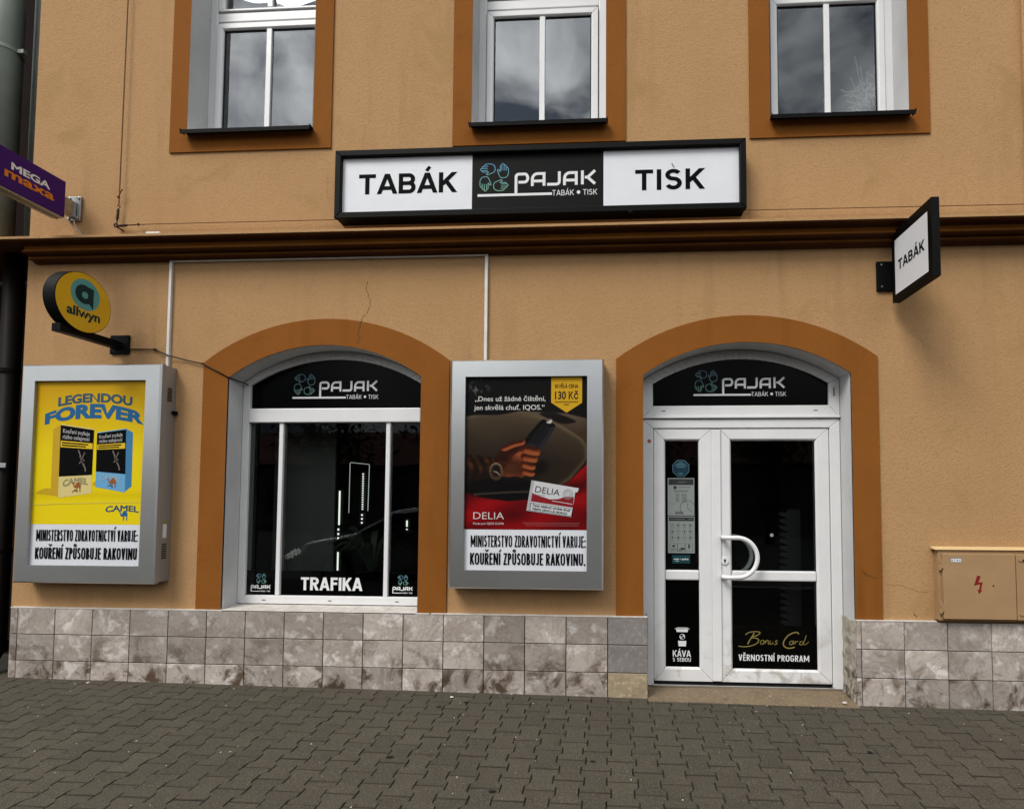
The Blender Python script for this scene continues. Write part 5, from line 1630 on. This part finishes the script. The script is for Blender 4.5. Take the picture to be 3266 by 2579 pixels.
u = B(793, 333); put_text(b, pr_, '130 Kč', u[0], u[1], B(950, 0)[0] - u[0], 0.056, 0.0026, 0.03, 1)
for k, (xa, xb) in enumerate(((792, 948), (852, 888))): put_poly(b, pr_, rect(B(xa, 0)[0], B(xb, 0)[0], B(0, 356 + k * 18)[1], B(0, 346 + k * 18)[1]), 0.0026, 2)
finish('price_badge_print', b, [flat('gold_badge_print', (0.58, 0.33, 0.008)), flat('brown_badge_ink', (0.04, 0.018, 0.004)), flat('dark_gold_badge_ink', (0.25, 0.13, 0.005))], sheet2)
b = bmesh.new()
def Q(u, v):
    tl, tr, br2, bl2 = Vector((640, 885)), Vector((957, 938)), Vector((918, 1133)), Vector((607, 1090))
    return B(*(tl.lerp(tr, u).lerp(bl2.lerp(br2, u), v)))
def qline(s, ua, va, wd, cp, mi, bold=0.0, h=0.0060):
    loops = text_loops(s); xs_ = [p[0] for l in loops for p in l]; x0_ = min(xs_); k = wd / (max(xs_) - x0_)
    put_fill(b, pr_, loops, h, mi, lambda x, y: Q(ua + (x - x0_) * k, va - y * cp), bold)
put_poly(b, pr_, [Q(0, 0), Q(1, 0), Q(0.985, 0.14), Q(0.94, 0.16), Q(0.97, 1), Q(0, 1)], 0.0050, 0)
put_poly(b, pr_, [Q(0.06, 0.40), Q(0.25, 0.47), Q(0.45, 0.52), Q(0.62, 0.47), Q(0.75, 0.36), Q(0.93, 0.32), Q(0.96, 0.68), Q(0.06, 0.68)], 0.0054, 1)
put_poly(b, pr_, [Q(0.06, 0.72), Q(0.97, 0.72), Q(0.97, 0.985), Q(0.06, 0.985)], 0.0054, 2)
put_poly(b, pr_, [Q(0.075, 0.735), Q(0.955, 0.735), Q(0.955, 0.97), Q(0.075, 0.97)], 0.0057, 0)
qline('DELIA', 0.11, 0.36, 0.52, 0.30, 2, -0.006)
qline('Tento tabákový výrobek škodí', 0.11, 0.83, 0.80, 0.115, 2, 0.03)
qline('Vašemu zdraví a je návykový.', 0.11, 0.94, 0.76, 0.115, 2, 0.03)
for r in (0.034, 0.024, 0.013):
    c = Q(0.80, 0.26); put_stroke(b, pr_, disc(c, r, 20), 0.0035, 0.0060, 3, True)
qline('bold', 0.10, 0.45, 0.22, 0.07, 3)
put_poly(b, pr_, [Q(0.50, 0.55), Q(0.93, 0.56), Q(0.93, 0.58), Q(0.50, 0.57)], 0.0060, 0)
put_poly(b, pr_, [Q(0, 0), Q(0.055, 0.01), Q(0.045, 1), Q(0, 1)], 0.0063, 4)
finish('stick_pack_print', b, [flat('pack_white_print', (0.56, 0.57, 0.58)), flat('pack_red_print', (0.22, 0.008, 0.014)), m_ink, flat('pack_grey_print', (0.27, 0.27, 0.28)), flat('pack_edge_print', (0.40, 0.39, 0.40))], sheet2)
warning(-0.984, -0.181, pr_, 1.045, 0.922, 0.080, sheet2, '.')

# ================================================================== ELECTRICITY CABINET
cb = thing('electricity_cabinet', 'ochre painted wall cabinet with a red lightning mark above the tiled plinth', 'cabinet', (2.9, WY, 0.57))
bm = bmesh.new()
box(bm, 2.207, 3.7, -0.022, WY - 0.001, 0.572, 1.046)
finish('case', bm, m_cabinet, cb, bevel=0.003)
bm = bmesh.new()
hexa(bm, [(2.186, -0.034, 1.0465), (3.72, -0.034, 1.0465), (3.72, WY - 0.002, 1.0465), (2.186, WY - 0.002, 1.0465)],
     [(2.186, -0.034, 1.050), (3.72, -0.034, 1.050), (3.72, WY - 0.002, 1.066), (2.186, WY - 0.002, 1.066)])
finish('rain_cap', bm, mat('pale_cap_paint', (0.62, 0.44, 0.22), 0.7), cb, bevel=0.001, seg=1)
bm = bmesh.new(); box(bm, 2.226, 2.693, -0.048, -0.0235, 0.588, 1.022)
dr = finish('cabinet_door', bm, m_cabinet, cb, bevel=0.003)
bm = bmesh.new(); box(bm, 2.700, 3.66, -0.046, -0.0235, 0.586, 1.018)
dr2 = finish('cabinet_door', bm, m_cabinet, cb, bevel=0.003)
pl = Plane((0, -0.0485, 0))
bm = bmesh.new()
put_poly(bm, pl, [(2.444, 0.880), (2.466, 0.876), (2.450, 0.834), (2.478, 0.836), (2.466, 0.784), (2.474, 0.782), (2.453, 0.756), (2.444, 0.786), (2.453, 0.785), (2.461, 0.822), (2.421, 0.812)], 0.0006)
finish('lightning_mark', bm, m_red, dr)
bm = bmesh.new(); put_poly(bm, pl, rect(2.272, 2.347, 0.965, 0.994), 0.0005, 1); put_poly(bm, pl, rect(2.2745, 2.3445, 0.9675, 0.9915), 0.0008, 0)
put_text(bm, pl, 'R 7 4 4', 2.279, 0.972, 0.060, 0.014, 0.0012, 0.02, 1)
finish('number_plate', bm, [m_white_ink, m_ink], dr)
bm = bmesh.new(); cyl(bm, (2.547, -0.0492, 0.812), (0, 1, 0), 0.006, 0.003, 12); finish('lock_hole', bm, m_rust, dr)
for zz in (0.955, 0.665):
    bm = bmesh.new(); cyl(bm, (2.213, -0.036, zz + 0.002), (0, 0, 1), 0.0085, 0.038, 12); cyl(bm, (2.213, -0.036, zz - 0.042), (0, 0, 1), 0.0095, 0.04, 12)
    box(bm, 2.213, 2.235, -0.0495, -0.046, zz - 0.03, zz + 0.03)
    finish('hinge', bm, m_cabinet, cb, smooth=False)
for zz in (0.985, 0.625):
    bm = bmesh.new()
    pts = [(2.726 + 0.014 * math.cos(a * math.pi / 8), -0.0505, zz + 0.010 * math.sin(a * math.pi / 8)) for a in range(16)]
    pts = [(p[0] + (0.02 if p[0] > 2.726 else 0), p[1], p[2]) for p in pts]
    hexa(bm, [(x, -0.052, z) for x, _, z in pts], [(x, -0.0465, z) for x, _, z in pts])
    q = finish('lock_escutcheon', bm, m_cabinet, dr2)
    if zz > 0.8:
        bm = bmesh.new(); cyl(bm, (2.742, -0.0528, zz - 0.002), (0, 1, 0), 0.007, 0.002, 12); finish('keyhole', bm, m_gasket, q)

# ================================================================== TRUNKING, CABLES, WIRES
tk = thing('cable_trunking', 'white plastic cable trunking running up, across under the cornice and down', 'trunking', (-2.1, WY, 2.36))
for q in ((-3.343, -3.323, 2.355, 3.157), (-3.343, -0.908, 3.1575, 3.174), (-0.930, -0.908, 2.359, 3.157)):
    bm = bmesh.new(); box(bm, q[0], q[1], 0.008, WY - 0.001, q[2], q[3]); finish('trunking_run', bm, m_trunking, tk, bevel=0.002)
bm = bmesh.new()
pts = spl([(-3.645, 0.022, 2.497), (-3.54, 0.020, 2.494), (-3.443, 0.018, 2.492), (-3.39, 0.012, 2.470), (-3.318, -0.001, 2.440), (-3.20, 0.016, 2.410), (-3.058, 0.014, 2.378), (-2.95, 0.010, 2.325), (-2.862, 0.010, 2.272), (-2.80, 0.10, 2.255), (-2.775, 0.186, 2.250)], 4) if False else None
P3 = [Vector(p) for p in [(-3.645, 0.022, 2.497), (-3.54, 0.020, 2.494), (-3.443, 0.018, 2.492), (-3.39, 0.012, 2.470), (-3.318, -0.001, 2.440), (-3.20, 0.016, 2.410), (-3.058, 0.012, 2.378), (-2.95, 0.010, 2.325), (-2.856, 0.012, 2.274), (-2.835, 0.10, 2.262), (-2.815, 0.182, 2.252)]]
tube(bm, P3, 0.0045, 8)
sc_ = finish('sign_cable', bm, m_cable, None, smooth=True)
tag(sc_, 'thin black cable sagging from the round sign to the shop window arch', 'cable')
for p in (P3[2], P3[6]):
    bm = bmesh.new(); box(bm, p.x - 0.009, p.x + 0.009, p.y - 0.006, WY - (0 if p.x < -3.1 else 0.012), p.z - 0.006, p.z + 0.006)
    finish('cable_clip', bm, m_cable, sc_)
bm = bmesh.new()
tube(bm, [(-4.118, 0.006, 3.497), (-4.108, 0.0, 3.462), (-4.092, 0.004, 3.428), (-4.070, 0.012, 3.395), (-4.062, 0.024, 3.37)], 0.005, 8)
tag(finish('sign_cable', bm, m_greycable, smooth=True), 'short pale cable under the steel plate of the purple sign', 'cable')

wv = thing('tension_wire', 'rusty upright wire with a turnbuckle fixed just above the cornice', 'wire', (-3.755, 0.02, 3.43), 'tension wires over the cornice')
bm = bmesh.new(); tube(bm, [(-3.757, 0.0, 3.60), (-3.756, 0.0, 3.66), (-3.754, 0.0, 4.4), (-3.752, 0.0, 5.6), (-3.752, 0.0, 7.0)], 0.0042, 8)
finish('wire', bm, m_wire, wv)
bm = bmesh.new(); tube(bm, [(-3.756, -0.006, 3.665), (-3.742, -0.006, 3.70), (-3.726, -0.006, 3.722)], 0.0040, 8); box(bm, -3.766, -3.752, -0.012, 0.004, 3.657, 3.668)
finish('wire_tail', bm, m_wire, wv)
bm = bmesh.new(); tube(bm, [(-3.757 + 0.011 * math.sin(R(a)), 0, 3.590 + 0.011 * math.cos(R(a))) for a in range(-80, 170, 20)], 0.0032, 8)
finish('hook', bm, m_rust, wv)
bm = bmesh.new(); tube(bm, [(-3.758, 0, 3.578), (-3.760, 0, 3.565), (-3.764, 0, 3.50), (-3.766, 0, 3.488)], [0.004, 0.0085, 0.0085, 0.007], 10)
tube(bm, [(-3.766, 0, 3.488), (-3.768, 0, 3.440)], 0.004, 8)
finish('turnbuckle', bm, m_rust, wv, smooth=True)
wh = thing('tension_wire', 'rusty level wire with a turnbuckle stretched along the top of the cornice', 'wire', (-3.6, 0.02, 3.44), 'tension wires over the cornice')
bm = bmesh.new(); tube(bm, [(-3.62, 0.0, 3.447), (-3.45, 0.0, 3.448), (-2.05, 0.0, 3.447), (0.96, 0.0, 3.443), (2.8, 0.0, 3.438), (5, 0, 3.436)], 0.0032, 8)
finish('wire', bm, m_wire, wh)
bm = bmesh.new(); tube(bm, [(-3.768, 0, 3.441), (-3.755, 0, 3.440), (-3.735, 0, 3.441), (-3.690, 0, 3.443), (-3.675, 0, 3.444)], [0.004, 0.008, 0.0095, 0.009, 0.004], 10)
tube(bm, [(-3.675, 0, 3.444), (-3.61, 0, 3.446)], 0.0045, 8); cyl(bm, (-3.594, 0, 3.440), (0, 0, 1), 0.008, 0.015, 10)
finish('turnbuckle', bm, m_rust, wh, smooth=True)
bm = bmesh.new(); tube(bm, [(-3.59, 0, 3.446), (-3.55, -0.01, 3.440), (-3.53, -0.02, 3.432)], 0.003, 6); finish('wire_tail', bm, m_wire, wh)
bm = bmesh.new()
tube(bm, [(-3.770 + 0.013 * math.cos(R(a)), -0.004, 3.442 + 0.013 * math.sin(R(a))) for a in range(0, 360, 30)], 0.005, 8, closed=True)
tube(bm, [(-3.768, -0.004, 3.432), (-3.752, 0.01, 3.424), (-3.735, 0.029, 3.412)], 0.006, 8)
tag(finish('wall_hook', bm, m_rust), 'rusty eye hook holding both tension wires to the plaster', 'hook')
bm = bmesh.new(); box(bm, -3.468, -3.358, -0.075, -0.045, 3.330, 3.352)
tag(finish('white_clip', bm, m_white_ink, bevel=0.003), 'small white plastic box lying on the cornice below the wire', 'clip')
bm = bmesh.new(); cyl(bm, (2.886, -0.004, 3.845), (0, 0, 1), 0.006, 0.02, 8); cyl(bm, (2.888, -0.004, 3.745), (0, 0, 1), 0.005, 0.1, 8)
tag(finish('wall_spike', bm, m_rust), 'small rusty spike in the plaster at the right edge', 'hook')

# ================================================================== LEFT NEIGHBOUR, PIPES
nb = thing('neighbour_building', 'dark brown recessed neighbour facade left of the shop', 'building', (-7, 0.9, 0))
bm = bmesh.new()
face(bm, [(-12, 0.62, -0.3), (X0, 0.62, -0.3), (X0, 0.62, 8.5), (-12, 0.62, 8.5)])
face(bm, [(-12, 0.62, 8.5), (X0, 0.62, 8.5), (X0, 6, 8.5), (-12, 6, 8.5)])
finish('wall', bm, m_neighbour, nb)
bm = bmesh.new(); box(bm, -12, X0 - 0.002, 0.54, 0.62, -0.3, 0.45); finish('plinth', bm, m_neighbour, nb)
for (x0_, z0_) in ((-7.2, 1.0), (-9.4, 1.0), (-7.2, 4.3), (-9.4, 4.3)):
    bm = bmesh.new(); box(bm, x0_, x0_ + 1.1, 0.59, 0.619, z0_, z0_ + 1.6); q = finish('window', bm, m_pvc, nb, bevel=0.004)
    for k in (0, 1):
        bm = bmesh.new(); face(bm, [(x0_ + 0.07 + 0.5 * k, 0.588, z0_ + 0.07), (x0_ + 0.53 + 0.5 * k, 0.588, z0_ + 0.07), (x0_ + 0.53 + 0.5 * k, 0.588, z0_ + 1.53), (x0_ + 0.07 + 0.5 * k, 0.588, z0_ + 1.53)])
        finish('pane', bm, m_car_glass, q)
bm = bmesh.new(); box(bm, -4.80, -4.58, 0.45, 0.615, 0.9, 3.2); finish('pilaster', bm, m_neighbour, nb, bevel=0.01)
dp = thing('downpipe', 'pale grey zinc downpipe above the cornice at the left edge', 'pipe', (-4.84, 0.10, 3.34))
bm = bmesh.new(); tube(bm, [(-4.862, 0.10, 3.336), (-4.862, 0.10, 7.5)], 0.105, 24); finish('pipe', bm, m_pipe, dp, smooth=True)
for zz in (4.92,):
    bm = bmesh.new(); tube(bm, [(-4.862, 0.10, zz), (-4.862, 0.10, zz + 0.03)], 0.111, 24); box(bm, -4.76, -4.70, 0.09, 0.12, zz, zz + 0.03); finish('pipe_bracket', bm, m_pipe, dp)
dp2 = thing('downpipe', 'thin pale pipe just behind the wide zinc downpipe', 'pipe', (-4.74, 0.28, 3.34))
bm = bmesh.new(); tube(bm, [(-4.80, 0.30, 3.336), (-4.80, 0.30, 7.5)], 0.04, 16); finish('pipe', bm, m_pipe, dp2, smooth=True)
dl = thing('downpipe', 'dark brown downpipe below the cornice beside the left poster box', 'pipe', (-4.66, 0.10, 0))
bm = bmesh.new(); tube(bm, [(-4.69, 0.10, 3.27), (-4.69, 0.10, 0.22), (-4.69, 0.06, 0.16), (-4.69, -0.06, 0.08)], 0.062, 20); finish('pipe', bm, m_pipe_dark, dl, smooth=True)
for zz in (2.34, 0.95):
    bm = bmesh.new(); tube(bm, [(-4.69, 0.10, zz), (-4.69, 0.10, zz + 0.03)], 0.069, 20); finish('pipe_bracket', bm, m_pipe_dark, dl)
bm = bmesh.new(); tube(bm, [(-4.69, 0.10, 0.20), (-4.69, 0.10, 0.27)], 0.075, 20); finish('pipe_shoe', bm, m_pipe_dark, dl)
bm = bmesh.new(); box(bm, -4.72, -4.60, 0.028, 0.036, 1.60, 1.635)
tag(finish('name_plate', bm, m_alu, bevel=0.002), 'small pale plate on the dark pipe at the left edge', 'plate')

# ================================================================== SMALL THINGS INSIDE AND ON THE GROUND
def led_column(x, y, z0, z1, n, gapf, label):
    t_ = thing('led_strip', label, 'lamp', (x, y, z0), 'lit led strips inside the shop')
    b = bmesh.new(); box(b, x - 0.03, x + 0.03, y + 0.012, y + 0.03, z0 - 0.02, z1 + 0.02); finish('profile', b, m_dark_room, t_)
    b = bmesh.new()
    for i in range(n):
        a = z0 + (z1 - z0) * i / n
        box(b, x - 0.0055, x + 0.0055, y, y + 0.01, a, a + (z1 - z0) / n * gapf)
    finish('lit_segments', b, m_led, t_)
led_column(-2.48, 1.0, 1.13, 1.44, 1, 1.0, 'unbroken vertical led strip in the middle of the shop window')
led_column(-2.485, 1.0, 1.00, 1.12, 3, 0.45, 'short dotted led strip in the middle of the shop window')
led_column(-2.484, 1.0, 0.72, 0.885, 1, 1.0, 'low vertical led strip just above the word TRAFIKA')
led_column(-2.265, 1.0, 1.27, 1.61, 16, 0.5, 'dotted vertical led strip inside the pale outline')
led_column(-2.268, 1.0, 1.145, 1.25, 3, 0.4, 'last dots below the dotted led strip')
led_column(-1.850, 1.0, 1.075, 1.175, 1, 1.0, 'short vertical led strip behind the right pane')
bm = bmesh.new()
tube(bm, [(-2.389, 1.0, 1.24), (-2.387, 1.0, 1.69), (-2.38, 1.0, 1.699), (-2.212, 1.0, 1.682), (-2.206, 1.0, 1.672), (-2.212, 1.0, 1.26)], 0.0028, 6)
tag(finish('light_outline', bm, m_led_soft), 'thin pale glowing outline of a display inside the shop', 'lamp')
bm = bmesh.new(); box(bm, -2.86, -2.33, 0.62, 0.64, 0.55, 2.2)
tag(finish('display_panel', bm, m_room_grey), 'plain grey panel standing behind the left pane of the shop window', 'panel')

orc = thing('orchid', 'white orchid spray with a bent stem inside the shop window', 'plant', (-2.52, 0.29, 0.56))
bm = bmesh.new(); cyl(bm, (-2.50, 0.29, 0.56), (0, 0, 1), 0.055, 0.13, 18); finish('pot', bm, m_pot, orc)
bm = bmesh.new(); tube(bm, [(-2.50, 0.29, 0.68), (-2.518, 0.29, 0.80), (-2.545, 0.285, 0.93), (-2.565, 0.28, 1.03), (-2.604, 0.28, 1.19)], 0.004, 6)
tube(bm, [(-2.495, 0.29, 0.68), (-2.49, 0.285, 0.83), (-2.51, 0.28, 0.91), (-2.53, 0.275, 0.945), (-2.56, 0.27, 0.935)], 0.003, 6)
finish('stem', bm, m_stem, orc)
for (cx, cz, s_) in ((-2.512, 0.925, 0.9), (-2.482, 0.938, 1.1), (-2.452, 0.958, 1.15), (-2.425, 0.966, 1.0)):
    bm = bmesh.new()
    pl = Plane((cx, 0.262, cz))
    for k in range(5):
        a = R(90 + 72 * k); r = 0.021 * s_
        pts = smooth_poly([(0.2 * r * math.cos(a - 1.2), 0.2 * r * math.sin(a - 1.2)), (0.9 * r * math.cos(a - 0.5), 0.9 * r * math.sin(a - 0.5)), (1.25 * r * math.cos(a), 1.25 * r * math.sin(a)),
                           (0.9 * r * math.cos(a + 0.5), 0.9 * r * math.sin(a + 0.5)), (0.2 * r * math.cos(a + 1.2), 0.2 * r * math.sin(a + 1.2))], 3)
        put_fill(bm, pl, [pts], 0.001 * k, 0)
    put_poly(bm, pl, disc((0, -0.004), 0.005, 10), 0.008, 1)
    finish('flower', bm, [m_petal, m_leaf], orc)
pt = thing('houseplant', 'dark leafy houseplant spreading behind the shop window', 'plant', (-2.0, 0.62, 0.56))
bm = bmesh.new(); cyl(bm, (-2.0, 0.62, 0.56), (0, 0, 1), 0.09, 0.18, 20); finish('pot', bm, m_pot, pt)
random.seed(11)
for k in range(22):
    a = random.uniform(0, 2 * math.pi); L_ = random.uniform(0.22, 0.42); hh = random.uniform(0.28, 0.48)
    bm = bmesh.new(); n = 8; rows = []
    for i in range(n + 1):
        t_ = i / n
        x = -2.0 + math.cos(a) * L_ * t_; y = 0.62 + math.sin(a) * 0.24 * t_; z = 0.72 + hh * math.sin(min(1.0, t_ * 1.15) * 1.9) / 0.95 * (1 - 0.25 * t_)
        wd = 0.026 * math.sin(math.pi * min(1, t_ * 0.93 + 0.05))
        rows.append((bm.verts.new((x - math.sin(a) * wd, y + math.cos(a) * wd, z)), bm.verts.new((x, y, z - 0.006)), bm.verts.new((x + math.sin(a) * wd, y - math.cos(a) * wd, z + wd * 0.6))))
    for i in range(n):
        for q in (0, 1): bm.faces.new([rows[i][q], rows[i][q + 1], rows[i + 1][q + 1], rows[i + 1][q]])
    finish('leaf', bm, m_leaf, pt, smooth=True)
# card rack behind the door glass
rk = thing('card_rack', 'narrow grey rack with jagged card edges behind the door glass', 'rack', (1.38, 0.5, 0))
bm = bmesh.new(); box(bm, 1.37, 1.47, 0.5, 0.52, 0.02, 1.30); m_rack = mat('dark_rack', (0.030, 0.032, 0.030), 0.8); finish('back', bm, m_rack, rk)
for k in range(17):
    bm = bmesh.new(); z = 0.40 + k * 0.052
    hexa(bm, [(1.30, 0.47, z + 0.030), (1.37, 0.47, z), (1.37, 0.49, z), (1.30, 0.49, z + 0.030)], [(1.305, 0.47, z + 0.05), (1.37, 0.47, z + 0.048), (1.37, 0.49, z + 0.048), (1.305, 0.49, z + 0.05)])
    finish('card', bm, m_rack, rk)
# dry grass in the right upper window
dry = thing('dried_plant', 'tangled pale dried plant behind the right upper window', 'plant', (1.9, 0.45, 4.2))
random.seed(5)
bm = bmesh.new()
for k in range(34):
    cx, cz = random.gauss(1.90, 0.065), 4.27 + 0.27 * random.random() ** 1.4
    a = random.uniform(0, 6.28); L_ = random.uniform(0.10, 0.22); cv = random.uniform(-2.6, 2.6)
    pts = []
    x, z = cx, cz
    for i in range(7):
        pts.append((x, 0.265 + 0.012 * math.sin(k + i), max(z, 4.17)))
        x += math.cos(a) * L_ / 6; z += math.sin(a) * L_ / 6; a += cv / 6
    tube(bm, pts, 0.0075, 6)
for (x0, top) in ((1.86, 4.78), (1.90, 4.70), (1.82, 4.62), (1.95, 4.66), (1.76, 4.52)):
    tube(bm, [(1.90, 0.29, 4.3), ((x0 + 1.9) / 2 + 0.02, 0.29, (top + 4.3) / 2), (x0, 0.29, top)], 0.005, 5)
finish('strands', bm, m_strand, dry, kind='stuff')
# crumbs and scraps on the paving
sp = [(1.575, -0.02, 0.016, 'crumpled white paper scrap on the doorstep next to the broken corner'), (1.10, 0.06, 0.006, 'tiny white scrap on the doorstep under the door'),
      (-3.78, -0.06, 0.012, 'pale flat scrap near the tiled wall at the left end'), (-1.10, -0.10, 0.013, 'pale flat scrap on the paving below the right poster box')]
for (x, y, s_, lab) in sp:
    bm = bmesh.new()
    bmesh.ops.create_icosphere(bm, subdivisions=2, radius=s_)
    zz = gz(x, y) + (0.02 if x > 0.3 else 0.003)
    for v in bm.verts:
        v.co = Vector((v.co.x * random.uniform(0.8, 1.3), v.co.y * random.uniform(0.6, 1.0), v.co.z * random.uniform(0.25, 0.6))) + Vector((x, y, zz + s_ * 0.25))
    tag(finish('paper_scrap', bm, m_ledge), lab, 'litter', 'scraps of litter on the ground')
random.seed(9)
bm = bmesh.new()
for k in range(150):
    x = random.uniform(-4.2, 3.2); y = -random.uniform(0.05, 1.75); s_ = random.choice((0.0012, 0.0016, 0.002, 0.003))
    zz = gz(x, y) + 0.0015
    box(bm, x - s_, x + s_, y - s_, y + s_, zz, zz + s_)
tag(finish('grit', bm, m_ledge, kind='stuff'), 'pale grit crumbs scattered over the paving', 'grit')
bm = bmesh.new()
for (x, y, s_) in ((-0.98, -0.17, 0.020), (-1.14, -0.26, 0.022), (-1.20, -0.92, 0.025), (-0.10, -0.88, 0.016), (1.45, -0.66, 0.020), (-0.58, -1.2, 0.02), (0.62, -0.14, 0.012)):
    pts = [(x + s_ * random.uniform(0.7, 1.2) * math.cos(a * 0.7854), y + 0.6 * s_ * random.uniform(0.7, 1.2) * math.sin(a * 0.7854)) for a in range(8)]
    face(bm, [(px, py, gz(px, py) + 0.0035) for px, py in pts])
tag(finish('gum_spots', bm, m_gasket, kind='stuff'), 'blackened chewing gum spots trodden into the paving', 'stain')

# ================================================================== ACROSS THE STREET (mirrored in the glass)
opp = thing('opposite_house', 'long dull grey house across the street with a tiled roof', 'building', (0, -24, -0.4))
bm = bmesh.new(); box(bm, -34, 34, -30, -24, -0.39, 3.0); finish('wall', bm, m_far_wall, opp)
bm = bmesh.new(); hexa(bm, [(-34.5, -30.5, 3.005), (34.5, -30.5, 3.005), (34.5, -23.5, 3.005), (-34.5, -23.5, 3.005)], [(-33, -27.2, 5.0), (33, -27.2, 5.0), (33, -26.8, 5.0), (-33, -26.8, 5.0)])
finish('roof', bm, m_far_roof, opp)
for i in range(20):
    for zz in (0.7,):
        bm = bmesh.new(); x = -31 + i * 3.2; box(bm, x, x + 1.1, -23.98, -23.9, zz, zz + 1.5); finish('window', bm, m_car_glass, opp)
def tree(x, y, hh, rr, label, seed):
    random.seed(seed)
    t_ = thing('street_tree', label, 'tree', (x, y, -0.4), 'trees across the street')
    bm = bmesh.new()
    tube(bm, [(x, y, -0.4), (x + 0.05, y, 1.2), (x - 0.05, y + 0.1, hh * 0.55), (x, y, hh * 0.8)], [0.16, 0.12, 0.09, 0.04], 10)
    for k in range(5):
        a = k * 1.256; tube(bm, [(x, y, hh * 0.45), (x + math.cos(a) * rr * 0.4, y + math.sin(a) * rr * 0.4, hh * 0.62), (x + math.cos(a) * rr * 0.8, y + math.sin(a) * rr * 0.8, hh * 0.8)], [0.07, 0.05, 0.02], 7)
    finish('trunk', bm, m_bark, t_, smooth=True)
    bm = bmesh.new()
    cl = [(x + random.gauss(0, rr * 0.45), y + random.gauss(0, rr * 0.45), hh * 0.68 + random.gauss(0, hh * 0.14)) for _ in range(26)]
    for k in range(1900):
        c = random.choice(cl)
        d = Vector((random.gauss(0, 1), random.gauss(0, 1), random.gauss(0, 1))) * rr * 0.2
        p = Vector(c) + d; s_ = random.uniform(0.06, 0.14)
        u_ = Vector((random.uniform(-1, 1), random.uniform(-1, 1), random.uniform(-1, 1))).normalized(); v_ = u_.orthogonal().normalized()
        bm.faces.new([bm.verts.new(p - u_ * s_), bm.verts.new(p + v_ * s_ * 0.5), bm.verts.new(p + u_ * s_), bm.verts.new(p - v_ * s_ * 0.5)])
    finish('crown', bm, m_tree_leaf, t_)
for i, (x, y, hh, rr) in enumerate(((-11, -16, 5.4, 1.9), (-5.5, -17, 6.0, 2.1), (0.5, -16.4, 5.2, 1.8), (6, -17, 5.8, 2.0), (12, -16, 5.5, 1.9))):
    tree(x, y, hh, rr, ['bushy street tree at the far left across the road', 'tallest street tree across the road', 'small street tree straight across from the shop', 'broad street tree right of the middle across the road', 'street tree at the far right across the road'][i], 20 + i)
# parked car mirrored in the shop window
pc = thing('parked_car', 'silver hatchback parked at the kerb behind the viewer', 'car', (-4.0, -7.0, -0.33))
def car_sec(y0, y1):
    pass
side = [(-2.05, 0.28), (-2.08, 0.62), (-1.95, 0.80), (-1.05, 0.98), (-0.35, 1.42), (0.35, 1.52), (1.25, 1.46), (1.85, 1.10), (2.02, 0.95), (2.05, 0.35), (1.75, 0.25), (-1.75, 0.25)]
bm = bmesh.new()
ox, oy, oz = -4.0, -7.0, -0.33
secs = []
for (yy, kz, kx) in ((-0.86, 0.93, 0.97), (-0.78, 1.0, 1.0), (0.78, 1.0, 1.0), (0.86, 0.93, 0.97)):
    secs.append([bm.verts.new((ox + px * kx, oy + yy * (1 if pz < 0.98 else 0.80), oz + 0.28 + (pz - 0.28) * kz)) for px, pz in side])
for a in range(3):
    for i in range(len(side)):
        j = (i + 1) % len(side)
        bm.faces.new([secs[a][i], secs[a][j], secs[a + 1][j], secs[a + 1][i]])
bm.faces.new(secs[0][::-1]); bm.faces.new(secs[3])
bmesh.ops.recalc_face_normals(bm, faces=bm.faces)
finish('body', bm, m_car, pc, bevel=0.03, smooth=False)
for s_ in (-1, 1):
    for (x0, x1, xt0, xt1, nm) in ((-0.85, 0.15, -0.25, 0.15, 0), (0.22, 1.15, 0.22, 1.0, 0), (1.2, 1.62, 1.08, 1.28, 0)):
        bm = bmesh.new(); yb, yt = oy + s_ * 0.845, oy + s_ * 0.695
        face(bm, [(ox + x0, yb, oz + 1.0), (ox + x1, yb, oz + 1.0), (ox + xt1, yt, oz + 1.38), (ox + xt0, yt, oz + 1.38)])
        finish('side_window', bm, m_car_glass, pc)
for (x, s_) in ((-1.28, -1), (-1.28, 1), (1.3, -1), (1.3, 1)):
    bm = bmesh.new(); cyl(bm, (ox + x, oy + s_ * 0.90 - s_ * 0.20, oz + 0.31), (0, s_, 0), 0.31, 0.21, 28); wl = finish('wheel', bm, m_tyre, pc, bevel=0.02)
    bm = bmesh.new(); cyl(bm, (ox + x, oy + s_ * 0.912, oz + 0.31), (0, s_, 0), 0.20, 0.01, 24); finish('rim', bm, m_alu, wl)
for s_ in (-1, 1):
    bm = bmesh.new(); box(bm, ox - 2.07, ox - 1.98, oy + s_ * 0.62 - 0.14, oy + s_ * 0.62 + 0.14, oz + 0.60, oz + 0.74); finish('headlight', bm, m_sign_white, pc, bevel=0.01)
    bm = bmesh.new(); box(bm, ox + 1.99, ox + 2.06, oy + s_ * 0.66 - 0.10, oy + s_ * 0.66 + 0.10, oz + 0.72, oz + 0.92); finish('tail_light', bm, m_red, pc, bevel=0.01)
